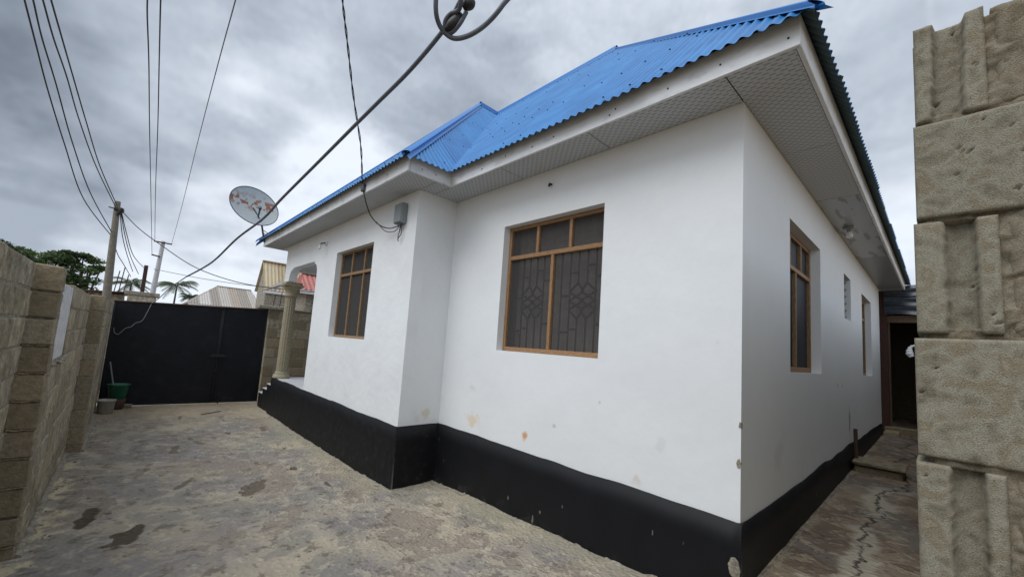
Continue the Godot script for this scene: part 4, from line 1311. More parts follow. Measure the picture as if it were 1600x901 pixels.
func build_gate():
	var T = thing("gate", "wide black painted sheet steel gate with two leaves", "gate")
	var leaf = func(z0, z1, y1a, y1b):
		var L = group_part("gate_leaf", T)
		var y0 = -0.088
		var b = Basis(Vector3(0, 0, -1), Vector3.UP, Vector3(1, 0, 0))      # local x to the right seen from the yard
		var w = z1 - z0
		var g = G.new()
		g.plate([Vector2(0, y0), Vector2(w, y0), Vector2(w, y1b), Vector2(0, y1a)], -0.003, 0.0, Transform3D(b, Vector3(-10.0, 0, z1)))
		obj("sheet", g, M.gate_steel, L)
		for e in [[Vector3(0, y0, 0.001), Vector3(0.03, y1a, 0.012)], [Vector3(w - 0.03, y0, 0.001), Vector3(w, y1b, 0.012)], [Vector3(0.03, y0, 0.001), Vector3(w - 0.03, y0 + 0.03, 0.012)]]:
			g = G.new()
			var bx = G.new(); bx.box(e[0], e[1], 0.003)
			g.st.append_from(bx.st.commit(), 0, Transform3D(b, Vector3(-10.0, 0, z1)))
			obj("frame_bar", g, M.gate_steel, L)
		g = G.new(); g.tube([Vector3(-9.985, y1a + 0.012, z1), Vector3(-9.985, y1b + 0.012, z0)], 0.018, 6)
		obj("top_rail", g, M.rust_dark, L)
		return L
	var A = leaf.call(1.335, 3.166, 1.945, 2.025)
	var Bf = leaf.call(0.43, 1.333, 2.025, 2.075)
	var g = G.new(); g.box(Vector3(-9.968, 0.90, 1.20), Vector3(-9.93, 0.98, 1.46), 0.006); g.tube([Vector3(-9.92, 0.94, 1.16), Vector3(-9.92, 0.94, 1.50)], 0.012, 8)
	obj("bolt", g, M.gate_frame, Bf)
	for zz in [2.78, 1.22]:
		g = G.new(); g.tube([Vector3(-9.97, -0.1, zz), Vector3(-9.97, 0.1, zz)], 0.014, 8)
		obj("drop_bolt", g, M.gate_frame, A if zz > 2 else Bf)
	# wall beside the gate
	var W = thing("roadside_wall", "grey block wall behind the fluted column beside the gate", "wall")
	block_run(W, Vector3(-10.0, -0.2, 0.40), Vector3.FORWARD, Vector3.RIGHT, 2.7, 2.3, 0.15, 0.23, 0.45, [M.block0, M.block4, M.smear0, M.block3], null, true, 12)
	g = G.new(); g.box(Vector3(-10.143, -0.2, -9.0), Vector3(-10.008, 2.08, 0.39))
	obj("mortar", g, M.mortar, W)
	g = G.new(); g.box(Vector3(-10.2, 2.105, -0.05), Vector3(-9.9, 2.185, 0.66), 0.012)
	obj("capping_slab", g, M.grey_render, W)
	g = G.new(); g.box(Vector3(-10.17, 2.105, -9.0), Vector3(-9.96, 2.15, -0.055), 0.01)
	obj("capping_slab", g, M.block4, W)
	for q in [[-10.05, 0.33, 0.36], [-10.08, 0.18, 0.42], [-10.02, 0.02, 0.62]]:
		g = G.new(); g.tube([Vector3(q[0], 2.12, q[1]), Vector3(q[0] + 0.01, 2.12 + q[2], q[1] - 0.02)], 0.010, 6)
		tag(obj("reinforcing_rod", g, M.rust_dark if q[2] < 0.6 else M.wire_grey), ["short rusty rod standing in the slab at the gate edge", "second rusty rod standing in the slab beside the gate", "tall pale rod standing in the slab next to the column"][[0.36, 0.42, 0.62].find(q[2])], "rod", "rods standing in the gate pier slab")

func build_alley():
	# cement block step against the side wall
	var r2 := RandomNumberGenerator.new(); r2.seed = 91
	var T = thing("doorstep", "rough cement block laid as a step against the side wall", "step")
	var g = G.new(); g.box(Vector3(0.04, 0.24, -4.72), Vector3(0.50, 0.43, -4.32), 0.02, 0.012, r2)
	obj("block", g, M.block4, T)
	g = G.new(); g.box(Vector3(0.03, 0.435, -4.74), Vector3(0.53, 0.485, -4.28), 0.012, 0.008, r2)
	obj("slab", g, M.smear1, T)
	g = G.new(); g.tube([Vector3(0.055, 0.3, -4.52), Vector3(0.05, 0.86, -4.52)], 0.022, 10)
	tag(obj("pipe", g, M.rust_dark), "short dark pipe standing against the side wall by the step", "pipe")
	T = thing("doorstep", "low cement step at the far end of the alley", "step")
	g = G.new(); g.box(Vector3(0.04, 0.3, -8.85), Vector3(0.26, 0.50, -8.45), 0.015, 0.01, r2)
	obj("block", g, M.block2, T)
	g = G.new(); g.box(Vector3(0.03, 0.3, -9.25), Vector3(0.8, 0.56, -8.95), 0.015, 0.01, r2)
	obj("slab", g, M.block4, T)
	# lean-to at the end of the alley
	T = thing("shed", "dark lean-to shed closing the alley, old iron sheets above its opening", "shed")
	g = G.new(); g.box(Vector3(-0.03, 0.3, -9.12), Vector3(0.10, 3.55, -9.02), 0.004)
	obj("door_post", g, M.red_timber, T)
	g = G.new(); g.box(Vector3(0.102, 0.3, -9.13), Vector3(0.135, 2.75, -9.06), 0.004)
	obj("door_post", g, M.old_timber, T)
	g = G.new(); g.box(Vector3(0.10, 2.71, -9.12), Vector3(0.9, 2.86, -9.04), 0.006)
	obj("lintel", g, M.old_timber, T)
	for i in 3:      # sheets hung sideways, one lapping the next
		var sg = G.new(true)
		var yb = 2.87 + 0.20 * i
		for k in 24:
			var a = 0.0 + 0.86 * k / 24.0; var b = 0.86 * (k + 1) / 24.0
			for m in 8:
				var P = func(x, f): return Vector3(0.06 + x, yb + f * 0.235 + sin(x * 7.0 + i * 1.3) * 0.018, -9.0 + 0.022 * cos(f * TAU * 1.5) + 0.02 * (1.0 - f) + 0.004 * i)
				sg.quad(P.call(a, m / 8.0), P.call(b, m / 8.0), P.call(b, (m + 1) / 8.0), P.call(a, (m + 1) / 8.0))
		obj("iron_sheet", sg, M.shed_iron, T)
	g = G.new(); g.box(Vector3(-0.7, 2.95, -13.0), Vector3(0.95, 3.0, -9.2))
	obj("shed_roof", g, M.shed_iron, T)
	g = G.new(); g.box(Vector3(-0.7, 0.0, -12.6), Vector3(0.9, 2.95, -12.45)); g.box(Vector3(-0.7, 0.0, -12.44), Vector3(-0.55, 2.95, -9.15)); g.box(Vector3(-0.54, 0.0, -9.2), Vector3(-0.04, 2.95, -9.1)); g.box(Vector3(0.98, 0.0, -12.44), Vector3(1.06, 3.0, -9.0))
	obj("shed_wall", g, M.block4, T)
	g = G.new(true)      # plastic bag caught on the wall
	var path = smooth_path([Vector3(0.54, 2.20, -8.7), Vector3(0.48, 2.22, -8.7), Vector3(0.44, 2.17, -8.7), Vector3(0.43, 2.08, -8.7), Vector3(0.46, 2.0, -8.7)], 5)
	var rad = []
	for i in path.size():
		rad.append(0.02 + 0.035 * sstep(0.25, 0.8, float(i) / path.size()) * (1.0 if i < path.size() - 3 else 0.6) + 0.008 * sin(i * 2.1))
	g.tube(path, rad, 8)
	tag(obj("plastic_bag", g, M.white_cloth), "crumpled white plastic bag hanging at the alley mouth", "bag")

# ---------------------------------------------------------------- trees and palms
func leaf_cloud(centres, count, size, seed_, mats_n = 1):
	var r := RandomNumberGenerator.new(); r.seed = seed_
	var g = G.new()
	for i in count:
		var c = centres[r.randi() % centres.size()]
		var d = Vector3(r.randfn(), r.randfn(), r.randfn()).normalized() * pow(r.randf(), 0.45)
		var p = c[0] + Vector3(d.x * c[1], d.y * c[1] * maxf(c[2], 0.45), d.z * c[1])
		var a = Vector3(r.randfn(), r.randfn() * 0.5, r.randfn()).normalized() * size * r.randf_range(0.6, 1.3)
		var b = a.cross(Vector3(r.randfn(), r.randfn(), r.randfn()).normalized()).normalized() * a.length() * 0.45
		g.quad(p - a * 0.5, p + b * 0.5, p + a * 0.5, p - b * 0.5)
	return g

func make_tree(at, h, centres, count, leaf, label, group, seed_):
	var T = thing("leafy_tree", label, "tree", at, group)
	var r := RandomNumberGenerator.new(); r.seed = seed_
	var g = G.new(); g.tube(smooth_path([Vector3(0, -0.2, 0), Vector3(0.08, h * 0.3, 0.05), Vector3(-0.05, h * 0.62, -0.05)], 4), [0.2, 0.19, 0.18, 0.17, 0.16, 0.15, 0.13, 0.11, 0.1], 8)
	obj("trunk", g, M.bark, T)
	for c in centres:
		g = G.new()
		var s = Vector3(0, h * r.randf_range(0.35, 0.6), 0)
		g.tube(smooth_path([s, s.lerp(c[0], 0.5) + Vector3(0, -0.15, 0), c[0]], 3), [0.07, 0.065, 0.06, 0.05, 0.04, 0.03, 0.02], 6)
		obj("limb", g, M.bark, T)
	for i in 3:
		var sub = []
		for k in centres.size():
			if k % 3 == i or centres.size() < 4: sub.append(centres[k])
		obj("crown", leaf_cloud(sub, count / 3, leaf, seed_ + i), M["leaf%d" % i], T)
	return T

func make_palm(at, h, rad, label, seed_):
	var T = thing("coconut_palm", label, "palm", at, "coconut palms beyond the gate")
	var r := RandomNumberGenerator.new(); r.seed = seed_
	var g = G.new(); g.tube([Vector3(0, -0.5, 0), Vector3(0.1, h * 0.5, 0.1), Vector3(0, h, 0)], [0.26, 0.18, 0.14], 8)
	obj("trunk", g, M.bark, T)
	for i in 22:
		var az = TAU * i / 22.0 + r.randf() * 0.3
		var lift = r.randf_range(-0.35, 1.1)
		var dir = Vector3(cos(az), 0, sin(az))
		var pts = []
		for k in 9:
			var t = k / 8.0
			pts.append(Vector3(0, h, 0) + dir * rad * t * (1.0 - 0.15 * t * t) + Vector3.UP * rad * (lift * t - (0.30 + 0.50 * maxf(lift, 0.0)) * t * t * 1.1))
		var f = G.new()
		f.tube(pts, [0.05, 0.045, 0.04, 0.035, 0.03, 0.025, 0.02, 0.015, 0.01], 4, false)
		for k in 24:
			var t = 0.12 + 0.88 * k / 24.0
			var fi = t * 8.0
			var q = pts[int(min(fi, 7))].lerp(pts[int(min(fi, 7)) + 1], fi - int(min(fi, 7)))
			var tan_ = (pts[int(min(fi, 7)) + 1] - pts[int(min(fi, 7))]).normalized()
			var side = tan_.cross(Vector3.UP).normalized()
			var L = rad * 0.24 * sin(PI * (0.15 + 0.8 * t)) + 0.08
			for s in [-1, 1]:
				var e = q + (side * s * 0.75 + tan_ * 0.5 + Vector3.DOWN * 0.55).normalized() * L
				f.tri(q - tan_ * 0.06, q + tan_ * 0.06, e)
		obj("frond", f, M["leaf%d" % (2 * (i % 2))], T)
	return T

# a plain house beyond the wall, iron roof of separate sheets; corners in plan (x grows towards us)
func far_house(label, at, xe, xr, z0, z1, ye, yr, zr0, zr1, mats, wall_mat, overhang):
	var T = thing("neighbour_house", label, "house")
	var rise = Vector3(xr - xe, yr - ye, 0)
	var v = rise.normalized()
	var L = rise.length()
	var poly = [Vector2(0, 0), Vector2(z0 - z1, 0), Vector2(z0 - zr1, L), Vector2(z0 - zr0, L)]
	var R = group_part("roof", T)
	iron_slope(R, "roof_sheet", Vector3(xe, ye, z0), Vector3.FORWARD, v, poly, mats, null, 0.19, 0.022, 0.76, 6)
	var xb = 2.0 * xr - xe
	iron_slope(R, "roof_sheet", Vector3(xb, ye, z0), Vector3.FORWARD, Vector3(-v.x, v.y, 0), poly, mats, null, 0.38, 0.022, 1.52, 4)
	var g = G.new()
	if zr0 < z0 - 0.05:
		g = G.new(); g.tri(Vector3(xb, ye, z0), Vector3(xe, ye, z0), Vector3(xr, yr, zr0))
		obj("hip_end", g, mats[1], R)
	if zr1 > z1 + 0.05:
		g = G.new(); g.tri(Vector3(xe, ye, z1), Vector3(xb, ye, z1), Vector3(xr, yr, zr1))
		obj("hip_end", g, mats[1], R)
	g = G.new(); g.box(Vector3(xr - 0.12, yr - 0.02, zr1), Vector3(xr + 0.12, yr + 0.05, zr0), 0.02)
	obj("ridge_cap", g, mats[0], R)
	var o = overhang
	g = G.new(); g.box(Vector3(xb + o, -0.3, z1 + o), Vector3(xe - o, ye + 0.02, z0 - o))
	if zr0 >= z0 - 0.05:
		g.plate([Vector2(xb + o, ye), Vector2(xe - o, ye), Vector2(xr, yr - 0.12)], z0 - o - 0.15, z0 - o - 0.002)
	obj("wall", g, wall_mat, T)
	g = G.new(); g.box(Vector3(xe - 0.04, ye - 0.17, z1), Vector3(xe - 0.005, ye - 0.02, z0), 0.004)
	obj("fascia", g, M.fascia_paint, T)
	return T

func build_far():
	far_house("low house with a streaked grey hipped iron roof seen over the gate", Vector3(), -40.0, -44.0, -0.6, -6.1, 3.3, 5.25, -2.9, -5.7, [M.old_iron0, M.old_iron1, M.old_iron2, M.old_iron3], M.pale_render, 0.4)
	far_house("house with a tall beige iron gable roof beyond the gate pier", Vector3(), -24.0, -25.1, -2.45, -9.5, 3.77, 5.5, -2.45, -9.5, [M.beige_iron0, M.beige_iron1, M.beige_iron2], M.grey_render, 0.12)
	var T = far_house("grey house with a red iron roof seen through the porch arch", Vector3(), -16.0, -17.0, -2.0, -8.5, 3.30, 4.06, -2.28, -8.0, [M.red_iron0, M.red_iron1, M.red_iron2], M.grey_render, 0.35)
	var g = G.new(); g.obox(Transform3D(Basis(Vector3.RIGHT, 0.62), Vector3(-15.0, 3.24, -1.10)), Vector3(0.05, 0.10, 0.75), 0.004)
	obj("barge_board", g, M.fascia_paint, T)
	g = G.new(); g.obox(Transform3D(Basis(Vector3.RIGHT, 0.62), Vector3(-15.8, 3.31, -1.12)), Vector3(1.7, 0.03, 0.8))
	obj("canopy", g, M.old_iron1, T)
	g = G.new(); g.box(Vector3(-16.36, 2.35, -2.6), Vector3(-16.34, 2.42, -1.5), 0.004)
	obj("wall_ledge", g, M.block4, T)
	g = G.new(); g.box(Vector3(-16.37, 1.4, -3.4), Vector3(-16.345, 2.5, -2.6))
	obj("window", g, M.dark_room, T)
	# flat topped pier across the road
	T = thing("concrete_pier", "pale flat-topped concrete pier showing over the gate", "wall")
	g = G.new(); g.box(Vector3(-17.6, -0.2, 2.28), Vector3(-17.0, 2.42, 3.02), 0.01)
	obj("shaft", g, M.pale_render, T)
	g = G.new(); g.box(Vector3(-17.7, 2.42, 2.2), Vector3(-16.94, 2.55, 3.1), 0.012)
	obj("capping_slab", g, M.grey_render, T)
	T = thing("shack", "brown low shack roof beside the timber pole over the gate corner", "shed")
	g = G.new(); g.box(Vector3(-20.0, -0.2, 3.1), Vector3(-17.9, 2.42, 4.0))
	obj("wall", g, M.grey_render, T)
	g = G.new(); g.obox(Transform3D(Basis(Vector3.RIGHT, 0.08), Vector3(-18.9, 2.47, 3.6)), Vector3(2.4, 0.05, 1.3))
	obj("roof", g, M.rust_dark, T)
	var rods = [[3.05, 0.8, "leftmost thin rod rising above the shack roof"], [2.93, 0.95, "middle thin rod rising beside the timber pole"], [2.80, 0.7, "right thin rod rising above the shack roof"]]
	for q in rods:
		g = G.new(); g.tube([Vector3(-18.6, 2.5, q[0] + 0.35), Vector3(-18.6, 2.5 + q[1], q[0] + 0.28)], 0.016, 5)
		tag(obj("steel_rod", g, M.rust_dark), q[2], "rod", "rods rising above the shack")
	# trees behind the block wall
	make_tree(Vector3(-25, 0, 6.0), 4.4, [[Vector3(0, 4.05, -0.55), 0.62, 0.5], [Vector3(0.2, 3.75, 0.25), 0.72, 0.6], [Vector3(0.3, 3.4, 0.75), 0.65, 0.6], [Vector3(0, 3.4, -0.75), 0.7, 0.8], [Vector3(0, 2.9, -0.9), 0.65, 0.9], [Vector3(0, 2.9, 0.0), 0.9, 0.9], [Vector3(0, 2.3, -0.7), 0.9, 0.9], [Vector3(0, 2.4, 0.6), 0.9, 0.9], [Vector3(0, 4.3, -0.75), 0.3, 0.5]], 8000, 0.17, "dense dark green tree behind the block wall", "trees behind the block wall", 41)
	make_tree(Vector3(-25, 0, 4.6), 4.3, [[Vector3(0, 4.15, -0.25), 0.40, 0.3], [Vector3(0, 3.7, -0.1), 0.5, 0.35], [Vector3(0, 4.3, 0.15), 0.35, 0.3], [Vector3(0.1, 3.2, -0.2), 0.5, 0.4], [Vector3(0, 3.85, -0.5), 0.3, 0.3], [Vector3(0, 2.7, -0.1), 0.6, 0.5], [Vector3(0, 3.95, 0.5), 0.4, 0.4]], 2200, 0.15, "open feathery tree next to the timber pole", "trees behind the block wall", 43)
	make_tree(Vector3(-16, 0, 5.6), 3.3, [[Vector3(0, 3.2, -0.1), 0.45, 0.25], [Vector3(0, 3.1, 0.5), 0.6, 0.35], [Vector3(0.2, 3.3, 0.2), 0.4, 0.25], [Vector3(0, 3.0, -0.45), 0.28, 0.3]], 2600, 0.14, "treetop just showing above the wall at the edge of view", "trees behind the block wall", 47)
	make_palm(Vector3(-110, 0, 3.1), 8.9, 4.2, "coconut palm between the timber pole and the white pole", 51)
	make_palm(Vector3(-110, 0, -4.3), 9.6, 4.6, "tallest coconut palm right of the white pole", 52)
	make_palm(Vector3(-110, 0, -6.9), 7.4, 2.5, "smallest coconut palm beside the iron roof", 53)
	# foliage over the shed at the end of the alley
	make_tree(Vector3(1.1, 0, -16.0), 4.2, [[Vector3(-0.25, 3.9, 0), 0.5, 0.8], [Vector3(0.3, 3.4, 0), 0.6, 0.8], [Vector3(0.0, 2.9, 0.2), 0.6, 0.7]], 900, 0.16, "leafy tree behind the shed at the end of the alley", "", 61)

func wire(called, pts, r, m, label, group = "", per = 8):
	var g = G.new(); g.tube(smooth_path(pts, per), r, 6)
	return tag(obj(called, g, m), label, "cable", group)

func build_wires():
	# timber pole behind the wall
	var T = thing("timber_pole", "weathered timber electricity pole behind the block wall", "pole")
	var g = G.new(); g.tube([Vector3(-13.0, -0.3, 3.30), Vector3(-13.0, 2.0, 3.38), Vector3(-13.0, 4.55, 3.475)], [0.095, 0.088, 0.06], 12)
	obj("shaft", g, M.pole_wood, T)
	g = G.new(); g.tube([Vector3(-12.95, 4.35, 3.5), Vector3(-12.9, 4.3, 3.34)], 0.045, 8); g.tube([Vector3(-12.93, 4.2, 3.44), Vector3(-12.88, 4.38, 3.36)], 0.04, 8)
	obj("insulator", g, M.black_plastic, T)
	g = G.new(); g.tube([Vector3(-12.95, 4.36, 3.62), Vector3(-12.95, 4.33, 3.32)], 0.015, 6)
	obj("bracket", g, M.rust_dark, T)
	T = thing("white_pole", "leaning white concrete pole with two short crossarms", "pole")
	g = G.new(); g.tube([Vector3(-22.0, -0.3, 2.33), Vector3(-22.0, 2.7, 2.25), Vector3(-22.0, 5.13, 2.16)], [0.11, 0.10, 0.075], 12)
	obj("shaft", g, M.pole_white, T)
	g = G.new(); g.tube([Vector3(-21.9, 5.06, 2.48), Vector3(-21.9, 5.05, 1.85)], 0.03, 6)
	obj("crossarm", g, M.rust_dark, T)
	g = G.new(); g.tube([Vector3(-21.9, 4.46, 2.49), Vector3(-21.9, 4.42, 2.2)], 0.03, 6)
	obj("crossarm", g, M.rust_dark, T)
	g = G.new(); g.box(Vector3(-19.06, -0.2, 2.58), Vector3(-18.94, 3.66, 2.70), 0.01)
	tag(obj("post", g, M.rust_dark), "dark square post between the two poles", "pole")
	# four lines along the wall to the timber pole
	var Ws = [[[-5.11, 4.96, 3.97], [-5.66, 5.07, 4.0], [-6.6, 5.13, 4.0], [-7.79, 5.18, 3.99], [-9.35, 5.09, 3.92], [-11.0, 4.79, 3.76], [-12.92, 4.42, 3.47]],
		[[-5.17, 4.95, 4.04], [-5.72, 5.07, 4.07], [-6.66, 5.12, 4.08], [-7.86, 5.17, 4.06], [-9.43, 5.12, 4.02], [-11.05, 4.78, 3.82], [-12.92, 4.36, 3.48]],
		[[-5.24, 4.94, 4.11], [-5.8, 5.06, 4.15], [-6.76, 5.11, 4.19], [-7.97, 5.06, 4.17], [-9.53, 4.73, 4.07], [-11.16, 4.23, 3.85], [-12.94, 3.76, 3.50]],
		[[-5.29, 4.94, 4.17], [-5.86, 5.05, 4.22], [-6.82, 5.03, 4.24], [-8.05, 4.96, 4.25], [-9.63, 4.66, 4.16], [-11.25, 4.09, 3.94], [-12.94, 3.68, 3.51]]]
	var Wl = ["overhead cable meeting the timber pole top, rightmost of four", "second overhead cable from the right meeting the timber pole top", "third overhead cable meeting the timber pole below its top", "leftmost overhead cable meeting the timber pole lowest"]
	for i in 4:
		wire("overhead_cable", Ws[i].map(func(a): return V(a)), 0.0095, M.wire_black, Wl[i], "cables strung to the timber pole")
	wire("overhead_cable", [Vector3(-4.3, 4.95, 3.19), Vector3(-5.06, 5.1, 3.2), Vector3(-6.89, 5.39, 3.163), Vector3(-9.5, 5.39, 3.07), Vector3(-14.7, 5.38, 2.87), Vector3(-21.9, 4.45, 2.47)], 0.0085, M.wire_black, "left of two parallel cables rising from the white pole", "cables strung to the white pole")
	wire("overhead_cable", [Vector3(-4.2, 4.96, 3.1), Vector3(-4.97, 5.12, 3.09), Vector3(-6.79, 5.4, 3.05), Vector3(-9.39, 5.4, 2.95), Vector3(-14.6, 5.4, 2.77), Vector3(-21.9, 5.06, 2.45)], 0.0085, M.wire_black, "right of two parallel cables rising from the white pole", "cables strung to the white pole")
	wire("overhead_cable", [Vector3(-3.68, 5.01, 2.52), Vector3(-4.41, 5.2, 2.48), Vector3(-6.2, 5.46, 2.404), Vector3(-10.07, 5.7, 2.25), Vector3(-16.6, 5.55, 2.01), Vector3(-21.9, 5.08, 1.87)], 0.0075, M.wire_grey, "thin slanting line reaching the right end of the crossarm", "cables strung to the white pole")
	wire("overhead_cable", [Vector3(-12.9, 4.33, 3.38), Vector3(-12.7, 3.94, 3.02), Vector3(-12.4, 3.56, 2.54), Vector3(-12.0, 3.1, 1.86), Vector3(-11.6, 2.85, 1.19), Vector3(-11.2, 2.73, 0.48), Vector3(-11.0, 2.74, -0.6), Vector3(-11.0, 2.85, -2.5)], 0.010, M.wire_black, "sagging cable running right from the timber pole to the red roof")
	var Wd = [[[-12.93, 4.31, 3.40], [-14.0, 3.91, 3.32], [-15.5, 3.59, 3.19], [-18.0, 3.28, 2.99]], [[-12.93, 4.32, 3.39], [-14.0, 3.92, 3.27], [-15.5, 3.51, 3.09], [-18.0, 3.22, 2.83]], [[-12.93, 4.32, 3.38], [-14.0, 3.93, 3.23], [-15.5, 3.53, 3.02], [-18.95, 3.52, 2.66]], [[-12.95, 3.74, 3.49], [-14.5, 3.43, 3.37], [-16.0, 3.3, 3.23], [-18.6, 3.14, 3.02]]]
	var Wdl = ["cable drooping from the timber pole, second from the left", "cable drooping from the timber pole, third from the left", "cable drooping from the timber pole to the dark post", "cable drooping lowest behind the timber pole"]
	for i in 4:
		wire("drop_cable", Wd[i].map(func(a): return V(a)), 0.010, M.wire_black, Wdl[i], "cables drooping beyond the timber pole")
	wire("overhead_cable", [Vector3(-22, 3.86, 2.33), Vector3(-20, 3.54, 0.68), Vector3(-18, 3.36, -0.97), Vector3(-17, 3.5, -2.6)], 0.012, M.wire_grey, "faint low cable crossing behind the white pole to the beige roof")
	# thick cable across the yard with its knot
	var K = thing("yard_cable", "thick grey cable sagging from a knot overhead towards the gate", "cable")
	g = G.new(); g.tube(smooth_path([V([-0.13, 3.35, 2.15]), V([-0.274, 2.977, 2.157]), V([-0.348, 2.897, 2.152]), V([-0.428, 2.839, 2.158]), V([-0.649, 2.772, 2.17]), V([-0.929, 2.74, 2.176]), V([-1.147, 2.703, 2.189]), V([-1.578, 2.635, 2.21]), V([-2.277, 2.554, 2.227]), V([-2.818, 2.506, 2.223]), V([-3.54, 2.440, 2.271]), V([-4.549, 2.308, 2.323]), V([-5.55, 2.212, 2.44])]), 0.0092, 10)
	obj("cable", g, M.cable_black, K)
	g = G.new(); g.tube(smooth_path([V([-0.30, 3.4, 2.25]), V([-0.344, 3.016, 2.242]), V([-0.358, 2.921, 2.243]), V([-0.379, 2.854, 2.227]), V([-0.397, 2.825, 2.197]), V([-0.396, 2.805, 2.162]), V([-0.372, 2.79, 2.132]), V([-0.318, 2.793, 2.103]), V([-0.261, 2.823, 2.074]), V([-0.198, 2.872, 2.055]), V([-0.147, 2.991, 2.017]), V([-0.1, 3.35, 2.0])]), 0.0092, 10)
	obj("loop", g, M.cable_black, K)
	g = G.new(); g.tube(smooth_path([V([-0.28, 3.35, 2.19]), V([-0.301, 2.95, 2.184]), V([-0.300, 2.89, 2.172]), V([-0.329, 2.868, 2.158]), V([-0.368, 2.868, 2.168]), V([-0.390, 2.850, 2.174]), V([-0.40, 2.825, 2.165]), V([-0.378, 2.808, 2.15]), V([-0.34, 2.83, 2.14]), V([-0.318, 2.872, 2.13])]), 0.0088, 10)
	obj("loop", g, M.cable_black, K)
	for q in [[[-0.385, 2.812, 2.172], [-0.362, 2.838, 2.152], [-0.340, 2.872, 2.137]], [[-0.322, 2.880, 2.145], [-0.300, 2.892, 2.132], [-0.284, 2.903, 2.122]]]:
		g = G.new(); g.tube(smooth_path(q.map(func(a): return V(a)), 4), [0.008, 0.012, 0.018, 0.021, 0.022, 0.021, 0.018, 0.013, 0.008], 10)
		obj("tape_wrap", g, M.black_plastic, K)
	wire("thin_cord", [V([-5.53, 2.215, 2.44]), V([-6.2, 2.16, 2.49]), V([-7.047, 2.105, 2.531]), V([-8.2, 2.02, 2.57]), V([-9.3, 1.965, 2.61]), V([-9.96, 1.995, 2.60]), V([-9.945, 1.9, 2.62]), V([-9.93, 1.616, 2.705]), V([-9.93, 1.55, 2.80]), V([-9.93, 1.514, 2.83]), V([-9.93, 1.47, 2.86]), V([-9.93, 1.428, 2.943]), V([-9.93, 1.31, 3.03]), V([-9.93, 1.34, 3.09]), V([-9.93, 1.43, 3.11])], 0.0065, M.wire_grey, "thin grey cord draped over the gate and dangling inside it")
	# service line to the meter
	T = thing("service_cable", "twisted black service line dropping to the eave and meter", "cable")
	for s in 2:
		var pts = smooth_path([V([-2.45, 5.1, 2.1]), V([-2.632, 4.908, 1.931]), V([-2.816, 4.735, 1.809]), V([-3.084, 4.534, 1.625]), V([-3.441, 4.259, 1.379]), V([-3.78, 3.9, 1.10]), V([-3.9, 3.52, 0.985]), V([-3.885, 3.412, 0.97])], 14)
		for i in pts.size():
			pts[i] += Vector3(cos(i * 0.55 + PI * s), 0, sin(i * 0.55 + PI * s)) * 0.007
		g = G.new(); g.tube(pts, 0.0055, 6)
		obj("conductor", g, M.wire_black, T)
	g = G.new(); g.tube(smooth_path([V([-3.885, 3.42, 0.968]), V([-3.908, 3.266, 0.9]), V([-3.944, 3.135, 0.8]), V([-3.90, 3.041, 0.70]), V([-3.74, 2.985, 0.64]), V([-3.56, 2.995, 0.61])]), 0.007, 6)
	obj("drip_loop", g, M.wire_black, T)
	g = G.new(); g.tube(smooth_path([V([-3.93, 3.08, 0.73]), V([-3.80, 2.955, 0.66]), V([-3.64, 2.935, 0.62]), V([-3.54, 2.995, 0.61])]), 0.005, 6)
	obj("drip_loop", g, M.wire_black, T)
	g = G.new(); g.box(Vector3(-3.93, 3.40, 0.946), Vector3(-3.865, 3.50, 0.985), 0.008)
	obj("clamp", g, M.meter_dark, T)

